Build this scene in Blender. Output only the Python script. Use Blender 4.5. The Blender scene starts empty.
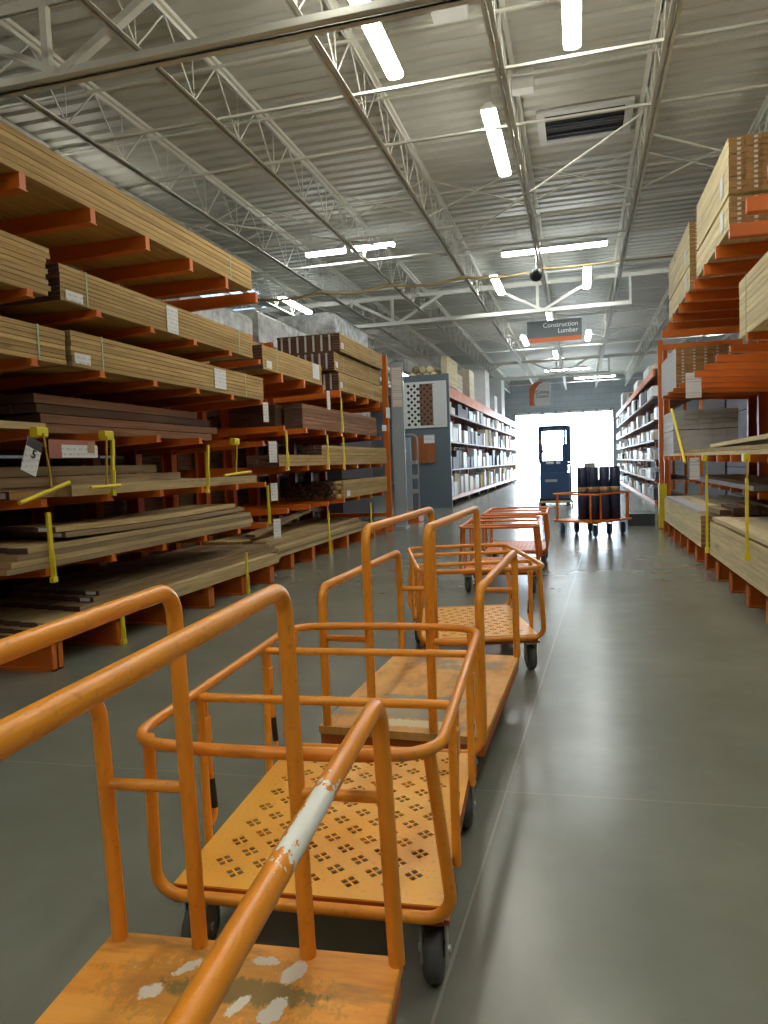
import bpy, bmesh, math, random
from mathutils import Vector, Matrix
rnd = random.Random(11)
SC = bpy.context.scene
COL = SC.collection
PI = math.pi

# ------------------------------------------------------------------ helpers
class MB:
    def __init__(self):
        self.v = []; self.f = []; self.m = []; self.s = []
    def add(self, verts, faces, mi=0, smooth=False):
        n = len(self.v)
        self.v += [tuple(p) for p in verts]
        for i, f in enumerate(faces):
            self.f.append([n + k for k in f])
            self.m.append(mi[i] if isinstance(mi, (list, tuple)) else mi)
            self.s.append(smooth)
        return self
    def box(self, x0, x1, y0, y1, z0, z1, mi=0, me=None, M=None):
        vs = [Vector(p) for p in ((x0,y0,z0),(x1,y0,z0),(x1,y1,z0),(x0,y1,z0),(x0,y0,z1),(x1,y0,z1),(x1,y1,z1),(x0,y1,z1))]
        if M is not None: vs = [M @ p for p in vs]
        fs = [(3,2,1,0),(4,5,6,7),(0,1,5,4),(2,3,7,6),(1,2,6,5),(3,0,4,7)]
        e = mi if me is None else me
        return self.add(vs, fs, [mi, mi, e, e, mi, mi])
    def cbox(self, x0, x1, y0, y1, z0, z1, c=.01, mi=0, me=None, M=None):
        # box with chamfered edges along Y and Z directions (extruded octagon in XZ), small caps
        pr = [(x0+c,z0),(x1-c,z0),(x1,z0+c),(x1,z1-c),(x1-c,z1),(x0+c,z1),(x0,z1-c),(x0,z0+c)]
        vs = [Vector((a,y,b)) for y in (y0,y1) for a,b in pr]
        if M is not None: vs = [M @ p for p in vs]
        fs = [tuple(range(8)), tuple(range(15,7,-1))] + [(i+8,(i+1)%8+8,(i+1)%8,i) for i in range(8)]
        e = mi if me is None else me
        return self.add(vs, fs, [e, e] + [mi]*8)
    def prism_y(self, prof, y0, y1, mi=0, me=None):
        n = len(prof)
        vs = [(a, y0, b) for a, b in prof] + [(a, y1, b) for a, b in prof]
        fs = [tuple(range(n)), tuple(range(2*n-1, n-1, -1))] + [(i+n, (i+1)%n+n, (i+1)%n, i) for i in range(n)]
        e = mi if me is None else me
        return self.add(vs, fs, [e, e] + [mi]*n)
    def tube(self, path, r, n=10, mi=0, closed=False, cap=True):
        P = [Vector(p) for p in path]; k = len(P)
        T = []
        for i in range(k):
            if closed: t = P[(i+1)%k] - P[i-1]
            else: t = P[min(i+1,k-1)] - P[max(i-1,0)]
            T.append(t.normalized())
        ref = Vector((0,0,1)) if abs(T[0].z) < .9 else Vector((1,0,0))
        u = T[0].cross(ref).normalized(); rings = []
        for i in range(k):
            u = (u - T[i]*u.dot(T[i]))
            if u.length < 1e-6: u = T[i].orthogonal()
            u.normalize(); w = T[i].cross(u)
            # mitre scale
            rr = r[i] if isinstance(r, (list, tuple)) else r
            rings.append([P[i] + (u*math.cos(a)+w*math.sin(a))*rr for a in [2*PI*j/n for j in range(n)]])
        vs = [p for rg in rings for p in rg]; fs = []
        for i in range(k if closed else k-1):
            a = i*n; b = ((i+1)%k)*n
            for j in range(n):
                fs.append((a+j, a+(j+1)%n, b+(j+1)%n, b+j))
        self.add(vs, fs, mi, True)
        if cap and not closed:
            self.add(rings[0], [tuple(range(n-1,-1,-1))], mi); self.add(rings[-1], [tuple(range(n))], mi)
        return self
    def cyl(self, a, b, r, n=16, mi=0):
        return self.tube([a, b], r, n, mi)
    def lathe(self, prof, c, axis='x', n=20, mi=0):
        # prof: (radius, along)
        vs = []; k = len(prof)
        for j in range(n):
            t = 2*PI*j/n
            for (r, h) in prof:
                if axis == 'x': vs.append((c[0]+h, c[1]+r*math.cos(t), c[2]+r*math.sin(t)))
                elif axis == 'z': vs.append((c[0]+r*math.cos(t), c[1]+r*math.sin(t), c[2]+h))
                else: vs.append((c[0]+r*math.cos(t), c[1]+h, c[2]+r*math.sin(t)))
        fs = []
        for j in range(n):
            for i in range(k-1):
                fs.append((j*k+i, ((j+1)%n)*k+i, ((j+1)%n)*k+i+1, j*k+i+1))
        return self.add(vs, fs, mi, True)
    def band(self, x0, x1, z0, z1, y, w, t=.004, mi=0):
        o = [(x0-t,z0-t),(x1+t,z0-t),(x1+t,z1+t),(x0-t,z1+t)]; i_ = [(x0,z0),(x1,z0),(x1,z1),(x0,z1)]
        vs = [(a,y-w/2,b) for a,b in o]+[(a,y-w/2,b) for a,b in i_]+[(a,y+w/2,b) for a,b in o]+[(a,y+w/2,b) for a,b in i_]
        fs = []
        for k in range(4):
            q = (k+1)%4
            fs += [(k,q,4+q,4+k),(8+q,8+k,12+k,12+q),(q,k,8+k,8+q),(4+k,4+q,12+q,12+k)]
        return self.add(vs, fs, mi)
    def mesh(self, name):
        me = bpy.data.meshes.new(name)
        me.from_pydata(self.v, [], self.f)
        me.polygons.foreach_set('material_index', self.m)
        me.polygons.foreach_set('use_smooth', self.s)
        bm = bmesh.new(); bm.from_mesh(me)
        bmesh.ops.recalc_face_normals(bm, faces=bm.faces)
        bm.to_mesh(me); bm.free()
        me.update()
        return me

def fillet(pts, r, n=6, closed=False):
    P = [Vector(p) for p in pts]; out = []; k = len(P)
    for i in range(k):
        if not closed and i in (0, k-1): out.append(P[i]); continue
        a = (P[i-1]-P[i]); b = (P[(i+1)%k]-P[i])
        rr = r[i] if isinstance(r, (list, tuple)) else r
        ang = a.angle(b)
        d = min(rr/math.tan(ang/2), a.length*.49, b.length*.49)
        a.normalize(); b.normalize()
        rad = d*math.tan(ang/2)
        cen = P[i] + (a+b).normalized()*(rad/math.sin(ang/2))
        s = P[i]+a*d-cen; e = P[i]+b*d-cen
        tot = s.angle(e); ax = s.cross(e).normalized()
        for j in range(n+1):
            out.append(cen + Matrix.Rotation(tot*j/n, 3, ax) @ s)
    return out

def link(name, me, mats, parent=None, loc=None, rz=0.):
    o = bpy.data.objects.new(name, me); COL.objects.link(o)
    if isinstance(me, bpy.types.Mesh) and mats and not me.materials:
        for m in (mats if isinstance(mats, (list, tuple)) else [mats]): me.materials.append(m)
    if parent is not None: o.parent = parent
    if loc is not None: o.location = loc
    if rz: o.rotation_euler = (0,0,rz)
    return o
def obj(name, mb, mats, parent=None, loc=None, rz=0., label=None):
    o = link(name, mb.mesh(name), mats, parent, loc, rz)
    if label: o['label'] = label
    return o
def tag(o, label, cat, group=None, kind=None):
    o['label'] = label; o['category'] = cat
    if group: o['group'] = group
    if kind: o['kind'] = kind
    return o
def thing(name, label, cat, loc=(0,0,0), rz=0., group=None):
    o = bpy.data.objects.new(name, None); COL.objects.link(o)
    o.empty_display_size = .1
    o.location = loc; o.rotation_euler = (0,0,rz)
    return tag(o, label, cat, group)
def struct(name, mb, mats, loc=None):
    o = obj(name, mb, mats, None, loc); o['kind'] = 'structure'; return o
def copy_tree(o, parent=None):
    c = o.copy(); COL.objects.link(c)
    if parent is not None: c.parent = parent
    for ch in list(o.children): copy_tree(ch, c)
    return c

# ------------------------------------------------------------------ materials
class NT:
    def __init__(self, name):
        self.m = bpy.data.materials.new(name); self.m.use_nodes = True
        self.t = self.m.node_tree; self.N = self.t.nodes; self.L = self.t.links
        self.b = self.N['Principled BSDF']
    def n(self, typ, **kw):
        x = self.N.new(typ)
        for k, v in kw.items():
            if k.startswith('_'): setattr(x, k[1:], v)
        return x
    def val(self, sock, v): sock.default_value = v
    def l(self, a, b): self.L.new(a, b)
    def math(self, op, a, b=None, c=None):
        x = self.N.new('ShaderNodeMath'); x.operation = op
        for i, q in enumerate((a, b, c)):
            if q is None: continue
            if isinstance(q, (int, float)): x.inputs[i].default_value = q
            else: self.l(q, x.inputs[i])
        return x.outputs[0]
    def coord(self, which='Object', scale=(1,1,1)):
        tc = self.N.new('ShaderNodeTexCoord')
        if which == 'World':
            g = self.N.new('ShaderNodeNewGeometry'); src = g.outputs['Position']
        else: src = tc.outputs[which]
        mp = self.N.new('ShaderNodeMapping'); mp.inputs['Scale'].default_value = scale
        self.l(src, mp.inputs['Vector']); return mp.outputs[0]
    def noise(self, vec, scale, detail=4, rough=.55):
        x = self.N.new('ShaderNodeTexNoise'); x.inputs['Scale'].default_value = scale
        x.inputs['Detail'].default_value = detail; x.inputs['Roughness'].default_value = rough
        self.l(vec, x.inputs['Vector']); return x.outputs[0]
    def ramp(self, fac, stops):
        x = self.N.new('ShaderNodeValToRGB'); e = x.color_ramp.elements
        while len(e) < len(stops): e.new(.5)
        for q, (p, c) in zip(e, stops):
            q.position = p; q.color = (*c, 1) if len(c) == 3 else c
        self.l(fac, x.inputs[0]); return x.outputs[0]
    def mix(self, fac, a, b, typ='MIX'):
        x = self.N.new('ShaderNodeMix'); x.data_type = 'RGBA'; x.blend_type = typ
        for s, q in ((x.inputs[0], fac), (x.inputs[6], a), (x.inputs[7], b)):
            if isinstance(q, (int, float)): s.default_value = q
            elif isinstance(q, tuple): s.default_value = (*q, 1)
            else: self.l(q, s)
        return x.outputs[2]
    def base(self, c):
        if isinstance(c, tuple): self.b.inputs['Base Color'].default_value = (*c, 1)
        else: self.l(c, self.b.inputs['Base Color'])
    def rough(self, r):
        if isinstance(r, (int, float)): self.b.inputs['Roughness'].default_value = r
        else: self.l(r, self.b.inputs['Roughness'])
    def bump(self, h, strength=.3, dist=.01):
        x = self.N.new('ShaderNodeBump'); x.inputs['Strength'].default_value = strength
        x.inputs['Distance'].default_value = dist; self.l(h, x.inputs['Height'])
        self.l(x.outputs[0], self.b.inputs['Normal'])
    def rand(self):
        return self.N.new('ShaderNodeObjectInfo').outputs['Random']

def plain(name, c, rough=.5, metal=0., var=.0, spec=None):
    t = NT(name)
    if var:
        nz = t.noise(t.coord(), 6.)
        t.base(t.mix(nz, tuple(x*(1-var) for x in c), tuple(min(1,x*(1+var)) for x in c)))
    else: t.base(c)
    t.rough(rough); t.b.inputs['Metallic'].default_value = metal
    if spec is not None: t.b.inputs['Specular IOR Level'].default_value = spec
    return t.m

def wood(name, light, dark, rough=.75, knots=True, var=.35, spec=.25):
    t = NT(name); v = t.coord('Object', (22, .9, 22))
    rv = t.rand()
    off = t.N.new('ShaderNodeVectorMath'); off.operation = 'ADD'
    cx = t.N.new('ShaderNodeCombineXYZ'); t.l(t.math('MULTIPLY', rv, 53.), cx.inputs[0]); t.l(t.math('MULTIPLY', rv, 17.), cx.inputs[2])
    t.l(v, off.inputs[0]); t.l(cx.outputs[0], off.inputs[1])
    g = t.noise(off.outputs[0], 1.6, 6, .6)
    col = t.ramp(g, [(.3, dark), (.62, light), (.8, tuple(min(1,x*1.12) for x in light))])
    if knots:
        v2 = t.coord('Object', (7, 1.5, 7)); o2 = t.N.new('ShaderNodeVectorMath'); o2.operation = 'ADD'
        t.l(v2, o2.inputs[0]); t.l(cx.outputs[0], o2.inputs[1])
        k = t.ramp(t.noise(o2.outputs[0], 1.3, 2, .5), [(.0, (1,1,1)), (.24, (1,1,1)), (.32, (0,0,0))])
        col = t.mix(t.math('MULTIPLY', k, .6), col, tuple(x*.3 for x in dark))
    mul = t.math('MULTIPLY_ADD', rv, var, 1 - var*.55)
    cm = t.N.new('ShaderNodeCombineXYZ')
    for i in range(3): t.l(mul, cm.inputs[i])
    col = t.mix(1., col, cm.outputs[0], 'MULTIPLY')
    t.base(col); t.rough(rough); t.b.inputs['Specular IOR Level'].default_value = spec
    t.bump(g, .15, .004)
    return t.m

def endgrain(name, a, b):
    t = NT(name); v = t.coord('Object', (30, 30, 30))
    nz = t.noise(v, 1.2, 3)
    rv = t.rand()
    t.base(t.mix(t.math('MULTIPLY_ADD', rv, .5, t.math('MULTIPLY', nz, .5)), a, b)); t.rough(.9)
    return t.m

def paint(name, c, worn, rough=.4, wear=.06, metalwear=(.35,.33,.3), scale=9.):
    t = NT(name); v = t.coord('Object')
    n1 = t.noise(v, scale, 8, .65); n2 = t.noise(v, 2.3, 3, .5); n3 = t.noise(v, 60., 2, .5)
    col = t.mix(t.ramp(n2, [(.35,(0,0,0)),(.7,(1,1,1))]), c, worn)
    m = t.ramp(n1, [(0,(1,1,1)),(.30+wear-.06,(1,1,1)),(.335+wear-.06,(0,0,0))])
    col = t.mix(m, col, metalwear)
    dirt = t.ramp(n3, [(.28,(1,1,1)),(.4,(0,0,0))])
    col = t.mix(t.math('MULTIPLY', dirt, .25), col, tuple(x*.25 for x in c))
    t.base(col); t.rough(t.math('MULTIPLY_ADD', n2, .25, rough-.1))
    t.bump(n1, .08, .003)
    return t.m

M = {}
M['cart'] = paint('cart_orange', (.90,.355,.03), (.84,.30,.022), .3, .03)
M['cart_worn'] = paint('cart_orange_worn', (.86,.32,.03), (.80,.27,.022), .32, .085, (.30,.28,.25), 5.)
M['cart_deck'] = paint('cart_deck_orange', (.97,.50,.07), (.93,.42,.05), .35, .03)
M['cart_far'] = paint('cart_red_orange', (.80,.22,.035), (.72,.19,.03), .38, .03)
M['rack'] = paint('rack_orange', (.72,.175,.014), (.62,.14,.014), .42, .02)
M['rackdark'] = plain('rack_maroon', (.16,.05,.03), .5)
M['rackpost'] = paint('rack_orange_post', (.55,.12,.014), (.48,.10,.014), .45, .02)
M['wood'] = wood('lumber_tan', (.56,.385,.16), (.37,.225,.08))
M['woodp'] = wood('lumber_pale', (.82,.71,.46), (.64,.53,.31), var=.2)
M['woodl'] = wood('lumber_straw', (.56,.43,.22), (.38,.27,.12))
M['woodg'] = wood('lumber_grey_brown', (.36,.26,.15), (.22,.15,.08))
M['woodr'] = wood('lumber_red_brown', (.33,.165,.085), (.18,.08,.04))
M['wooddk'] = wood('lumber_dark', (.16,.085,.05), (.08,.04,.025))
M['primed'] = plain('primed_grey_white', (.55,.55,.56), .6, var=.06)
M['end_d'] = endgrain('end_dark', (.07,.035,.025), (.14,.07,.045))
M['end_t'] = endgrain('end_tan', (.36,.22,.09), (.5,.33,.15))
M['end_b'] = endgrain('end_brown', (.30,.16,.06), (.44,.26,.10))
M['end_p'] = endgrain('end_pale', (.55,.44,.28), (.68,.58,.40))
M['strap'] = plain('green_plastic_strap', (.42,.52,.30), .4)
M['strapw'] = plain('white_plastic_strap', (.7,.7,.66), .4)
M['strapk'] = plain('black_steel_strap', (.03,.03,.03), .4)
M['yellow'] = plain('yellow_plastic', (.86,.70,.03), .4, var=.08)
M['ropey'] = plain('yellow_rope', (.55,.36,.03), .7, var=.1)
M['white'] = plain('white_paper', (.78,.79,.80), .6)
M['steel'] = plain('galvanised_steel', (.55,.56,.57), .32, 1.)
M['fork'] = plain('zinc_fork', (.62,.62,.62), .3, 1.)
M['rubber'] = plain('grey_rubber', (.085,.085,.085), .55, var=.2)
M['black'] = plain('black_plastic', (.015,.015,.017), .45)
M['hub'] = plain('wheel_hub', (.16,.09,.05), .5)
M['blueblack'] = plain('blue_black_hazed_paint', (.03,.075,.19), .35, var=.1)  # blue-black paint, its blue raised to stand in for haze by the door
M['darkroll'] = plain('dark_navy_felt', (.02,.03,.085), .5, var=.25)
M['tan'] = plain('tan_cardboard', (.45,.30,.17), .8, var=.1)
M['cream'] = plain('cream_cardboard', (.68,.60,.47), .8, var=.08)
M['box_w'] = plain('white_carton', (.86,.87,.88), .5, var=.04)
M['box_g'] = plain('grey_carton', (.42,.43,.46), .6, var=.08)
M['box_d'] = plain('dark_carton', (.06,.05,.06), .6, var=.2)
M['box_y'] = plain('yellow_carton', (.55,.40,.12), .7, var=.15)
M['gpanel'] = plain('slate_blue_panel', (.12,.15,.18), .5, var=.05)
M['lblue'] = plain('pale_blue_panel', (.36,.46,.55), .45, var=.05)
M['gmetal'] = plain('grey_painted_tube', (.30,.31,.32), .45)
M['latw'] = plain('white_vinyl', (.74,.75,.73), .45)
M['latb'] = plain('brown_vinyl', (.22,.10,.055), .5)
M['latd'] = plain('dark_backing', (.03,.03,.03), .7)
M['fence'] = wood('red_cedar', (.42,.15,.05), (.28,.09,.03))
M['sign_o'] = plain('sign_orange', (.60,.14,.03), .5)
M['sign_g'] = plain('sign_grey', (.10,.115,.12), .5)
M['sign_w'] = plain('sign_white', (.72,.74,.74), .5)
M['ink'] = plain('black_ink', (.03,.03,.03), .6)
M['truss'] = plain('off_white_steel_paint', (.76,.75,.68), .5, var=.06)
M['housing'] = plain('white_enamel', (.75,.75,.73), .35)
M['pipey'] = plain('yellow_gas_pipe', (.42,.31,.13), .5)
M['darkpallet'] = plain('charcoal_plastic', (.05,.06,.075), .45, var=.1)
M['ventk'] = plain('vent_dark', (.02,.02,.023), .6)
M['redtag'] = plain('red_brown_card', (.42,.16,.12), .6)

def emitter(name, c, s):
    t = NT(name); t.base((.8,.8,.8))
    t.b.inputs['Emission Color'].default_value = (*c,1); t.b.inputs['Emission Strength'].default_value = s
    return t.m
M['skylight'] = emitter('daylit_skylight', (.55,.75,1.), 1.6)
M['lamp'] = emitter('fluorescent_lens', (1.,.985,.86), 39.)
M['lampf'] = emitter('fluorescent_lens_cool', (.93,.98,.96), 39.)

# scuffed hand rail: bare white primer showing along one stretch
def scuff_rail():
    t = NT('scuffed_orange_rail'); v = t.coord('Object')
    sp = t.N.new('ShaderNodeSeparateXYZ'); t.l(v, sp.inputs[0])
    n1 = t.noise(v, 42., 5, .7); n2 = t.noise(t.coord('Object',(60,9,60)), 1.5, 4, .6)
    y = sp.outputs[1]
    a = t.math('SUBTRACT', .165, t.math('ABSOLUTE', t.math('SUBTRACT', y, .06)))     # along the rail
    x = t.math('SUBTRACT', sp.outputs[0], .352)
    e = t.math('ADD', t.math('MULTIPLY', a, 9.), t.math('MULTIPLY', t.math('SUBTRACT', n1, .5), 2.2))
    e = t.math('ADD', e, t.math('MULTIPLY', t.math('SUBTRACT', n2, .42), 1.6))
    m = t.math('GREATER_THAN', e, .62)
    q = t.math('ADD', t.math('MULTIPLY', t.math('SUBTRACT', sp.outputs[0], .342), .62), t.math('MULTIPLY', t.math('SUBTRACT', sp.outputs[2], .87), .78))
    top = t.math('GREATER_THAN', t.math('ADD', q, t.math('MULTIPLY', t.math('SUBTRACT', n1, .5), .022)), .0085)
    m = t.math('MULTIPLY', m, top)
    col = t.mix(t.noise(v, 3.), (.88,.335,.03), (.80,.27,.022))
    t.base(t.mix(m, col, (.88,.89,.82))); t.rough(t.math('MULTIPLY_ADD', m, .35, .3))
    return t.m
M['scuff'] = scuff_rail()

# orange plywood bed with streaks, worn grey-white patches
def bed():
    t = NT('worn_orange_bed'); v = t.coord('Object'); vs = t.coord('Object', (2.2, 14, 1))
    g = t.noise(vs, 1.2, 6, .65)
    col = t.ramp(g, [(.25,(.62,.22,.03)),(.5,(.86,.36,.05)),(.75,(.92,.46,.10))])
    d = t.ramp(t.noise(t.coord('Object',(1.6,6,1)), 1.7, 4, .6), [(.55,(0,0,0)),(.68,(1,1,1))])
    col = t.mix(t.math('MULTIPLY', d, .55), col, (.12,.10,.05))
    w = t.ramp(t.noise(t.coord('Object',(9,3.5,1)), 1.9, 6, .7), [(.67,(0,0,0)),(.69,(1,1,1))])
    col = t.mix(w, col, (.62,.58,.5))
    sp = t.N.new('ShaderNodeSeparateXYZ'); t.l(v, sp.inputs[0])
    nz = t.noise(t.coord('Object',(26,16,1)), 2.2, 5, .7)
    def spot(x, y, rx, ry, colr, col, k, th, skew=0.):
        dx = t.math('DIVIDE', t.math('SUBTRACT', t.math('MULTIPLY_ADD', sp.outputs[1], -skew, sp.outputs[0]), x - skew*y), rx)
        dy = t.math('DIVIDE', t.math('SUBTRACT', sp.outputs[1], y), ry)
        r2 = t.math('ADD', t.math('MULTIPLY', dx, dx), t.math('MULTIPLY', dy, dy))
        e = t.math('ADD', t.math('SUBTRACT', 1., r2), t.math('MULTIPLY', t.math('SUBTRACT', nz, .5), 3.))
        m = t.math('SMOOTH_MIN', t.math('MAXIMUM', t.math('MULTIPLY', t.math('SUBTRACT', e, th), 4.), 0.), 1., .1)
        return t.mix(t.math('MULTIPLY', m, k), col, colr)
    col = spot(.03, .50, .20, .045, (.14,.12,.045), col, .85, .1)
    col = spot(-.02, .50, .30, .12, (.30,.20,.05), col, .35, .1)
    for (x, y, rx, ry, sk) in ((-.12,.555,.022,.035,.5),(.058,.60,.04,.018,0),(.135,.572,.03,.045,.3),(.125,.45,.026,.05,.2),(.045,.46,.02,.04,.4),(-.17,.47,.03,.03,.3)):
        col = spot(x, y, rx, ry, (.80,.76,.66), col, .9, .15, sk)
    t.base(col); t.rough(.5); t.bump(g, .1, .003)
    return t.m
M['bed'] = bed()
def bed2():
    t = NT('weathered_plywood_bed'); v = t.coord('Object'); g = t.noise(t.coord('Object',(3,1.2,1)), 3.2, 6, .65)
    col = t.ramp(g, [(.3,(.50,.24,.05)),(.5,(.78,.38,.08)),(.75,(.84,.50,.17))])
    d = t.ramp(t.noise(v, 3.4, 5, .65), [(.52,(0,0,0)),(.66,(1,1,1))])
    col = t.mix(t.math('MULTIPLY', d, .75), col, (.20,.20,.15))
    sp = t.N.new('ShaderNodeSeparateXYZ'); t.l(v, sp.inputs[0]); nz = t.noise(v, 18., 5, .7)
    e = t.math('ADD', t.math('SUBTRACT', .17, t.math('ABSOLUTE', sp.outputs[0])), t.math('MULTIPLY', t.math('SUBTRACT', nz, .5), .12))
    f = t.math('ADD', t.math('SUBTRACT', .045, t.math('ABSOLUTE', t.math('ADD', sp.outputs[1], .55))), t.math('MULTIPLY', t.math('SUBTRACT', nz, .5), .09))
    m = t.math('MULTIPLY', t.math('GREATER_THAN', e, 0.), t.math('GREATER_THAN', f, 0.))
    e2 = t.math('ADD', t.math('SUBTRACT', .2, t.math('ABSOLUTE', sp.outputs[0])), t.math('MULTIPLY', t.math('SUBTRACT', nz, .5), .2))
    f2 = t.math('ADD', t.math('SUBTRACT', .17, t.math('ABSOLUTE', t.math('ADD', sp.outputs[1], .33))), t.math('MULTIPLY', t.math('SUBTRACT', nz, .5), .2))
    m2 = t.math('MULTIPLY', t.math('GREATER_THAN', e2, 0.), t.math('GREATER_THAN', f2, 0.))
    col = t.mix(t.math('MULTIPLY', m2, .8), col, (.24,.25,.19))
    col = t.mix(t.math('MULTIPLY', m, .85), col, (.80,.72,.45))
    t.base(col); t.rough(.55); return t.m
M['bed2'] = bed2()

def concrete():
    t = NT('polished_concrete'); v = t.coord('World')
    a = t.noise(v, .55, 5, .6); b = t.noise(v, 5., 6, .65); s = t.noise(t.coord('World',(1.6,.16,1)), 1.0, 4, .6)
    col = t.ramp(a, [(.25,(.145,.157,.124)),(.5,(.20,.213,.177)),(.78,(.265,.276,.235))])
    col = t.mix(t.math('MULTIPLY', b, .4), col, (.095,.102,.08))
    sp = t.N.new('ShaderNodeSeparateXYZ'); t.l(v, sp.inputs[0]); x, y = sp.outputs[0], sp.outputs[1]
    lx = t.math('SUBTRACT', x, t.math('MULTIPLY_ADD', y, .042, -.457))
    lx = t.math('MINIMUM', t.math('ABSOLUTE', lx), t.math('ABSOLUTE', t.math('ADD', lx, 4.6)))
    ly = t.math('ABSOLUTE', t.math('SUBTRACT', t.math('MODULO', t.math('ADD', t.math('MULTIPLY_ADD', x, -.045, y), 1.575), 4.6), 0.))
    dj = t.math('MINIMUM', lx, ly)
    line = t.math('LESS_THAN', dj, t.math('MULTIPLY_ADD', b, .006, .0015))
    col = t.mix(t.math('MULTIPLY', line, .55), col, (.34,.335,.30))
    t.base(col)
    t.rough(.25)
    t.b.inputs['Specular IOR Level'].default_value = .55
    t.bump(t.noise(v, 1.1, 3, .5), .04, .02)
    return t.m
M['concrete'] = concrete()
def deckmat():
    t = NT('painted_steel_deck'); v = t.coord('World',(.12,1.2,1)); n = t.noise(v, 1.2, 4, .6)
    t.base(t.mix(n, (.56,.555,.50), (.68,.675,.615))); t.rough(.45); return t.m
M['deck'] = deckmat()
def blockwall():
    t = NT('painted_block_wall'); v = t.coord('World')
    br = t.N.new('ShaderNodeTexBrick'); br.inputs['Scale'].default_value = 1.; br.inputs['Brick Width'].default_value = .8; br.inputs['Row Height'].default_value = .4
    br.inputs['Mortar Size'].default_value = .012
    br.inputs['Color1'].default_value = (.34,.38,.42,1); br.inputs['Color2'].default_value = (.38,.42,.46,1); br.inputs['Mortar'].default_value = (.26,.29,.32,1)
    mp = t.N.new('ShaderNodeMapping'); mp.inputs['Rotation'].default_value = (PI/2,0,0); t.l(v, mp.inputs[0]); t.l(mp.outputs[0], br.inputs['Vector'])
    t.base(br.outputs[0]); t.rough(.7); return t.m
M['wall'] = blockwall()
def outside():
    t = NT('outside_concrete'); t.base(t.mix(t.noise(t.coord('World'), .6), (.55,.55,.53), (.65,.65,.63))); t.rough(.8); return t.m
M['outside'] = outside()

def printed():
    t = NT('printed_paper'); v = t.coord('Object'); sp = t.N.new('ShaderNodeSeparateXYZ'); t.l(v, sp.inputs[0])
    w = t.math('FRACT', t.math('MULTIPLY', sp.outputs[2], 26.)); n = t.noise(t.coord('Object',(1,40,26)), 1.6, 1)
    m = t.math('MULTIPLY', t.math('LESS_THAN', w, .4), t.math('GREATER_THAN', n, .52))
    t.base(t.mix(t.math('MULTIPLY', m, .45), (.80,.80,.80), (.25,.26,.3))); t.rough(.6); return t.m
M['print'] = printed()

# ------------------------------------------------------------------ camera
F = 725.; YAW, PIT, ROLL = .2665, .0642, .0372
c_, s_ = math.cos(YAW), math.sin(YAW)
fwd = Vector((-s_, c_, 0)); rgt = Vector((c_, s_, 0)); up = Vector((0,0,1))
fw2 = fwd*math.cos(PIT) - up*math.sin(PIT); up2 = up*math.cos(PIT) + fwd*math.sin(PIT)
r3 = rgt*math.cos(ROLL) - up2*math.sin(ROLL); u3 = up2*math.cos(ROLL) + rgt*math.sin(ROLL)
cam = bpy.data.cameras.new('camera'); cam.sensor_width = 36.; cam.lens = F*36/1024; cam.clip_end = 300; cam.clip_start = .05
co = bpy.data.objects.new('camera', cam); COL.objects.link(co)
co.matrix_world = Matrix(((r3.x,u3.x,-fw2.x,0),(r3.y,u3.y,-fw2.y,0),(r3.z,u3.z,-fw2.z,1.4),(0,0,0,1)))
SC.camera = co

# ------------------------------------------------------------------ room shell
XL, XR, YB, YF, ZD = -17., 9., -9., 50., 6.75
struct('floor', MB().box(XL-.3, XR+.3, YB-.3, YF+.3, -.25, 0), M['concrete'])
def deck():
    mb = MB(); p = .305; prof = []; y = YB-.3
    while y < YF+.3:
        prof += [(y, ZD), (y+.17, ZD), (y+.2, ZD+.045), (y+.275, ZD+.045)]; y += p
    n = len(prof); vs = []
    for x in (XL-.3, XR+.3): vs += [(x, a, b) for a, b in prof]
    fs = [(i, i+1, n+i+1, n+i) for i in range(n-1)]
    mb.add(vs, fs)
    mb.box(XL-.3, XR+.3, YB-.3, YF+.3, ZD+.05, ZD+.2)
    return mb
struct('ceiling', deck(), M['deck'])
DX0, DX1, DZ = -4.2, 2.1, 4.45
struct('wall_left', MB().box(XL-.3, XL, YB, YF, 0, ZD+.08), M['wall'])
struct('wall_right', MB().box(XR, XR+.3, YB, YF, 0, ZD+.08), M['wall'])
struct('wall_front', MB().box(XL-.3, XR+.3, YB-.3, YB, 0, ZD+.08), M['wall'])
wb = MB(); wb.box(XL-.3, DX0, YF, YF+.3, 0, ZD+.08); wb.box(DX1, XR+.3, YF, YF+.3, 0, ZD+.08); wb.box(DX0, DX1, YF, YF+.3, DZ, ZD+.08)
struct('wall_back', wb, M['wall'])
# roll-up door: guides, header seal with white segments
dm = MB()
for x in (DX0-.1, DX1-.02): dm.box(x, x+.12, YF-.08, YF-.001, 0, DZ+.1)
dm.box(DX0-.1, DX1+.1, YF-.12, YF-.001, DZ-.05, DZ+.15)
d1 = struct('door_1', dm, M['gmetal'])
for i in range(7):
    x = DX0 + .15 + i*.87
    obj('header_seal', MB().box(x, x+.7, YF-.15, YF-.121, DZ-.03, DZ+.09), M['white'], d1)
# daylight yard outside, with a low bollard rail far off
yard = struct('outside_yard', MB().box(-60, 60, YF+.3, 140, -.3, -.02), M['outside'])

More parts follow.
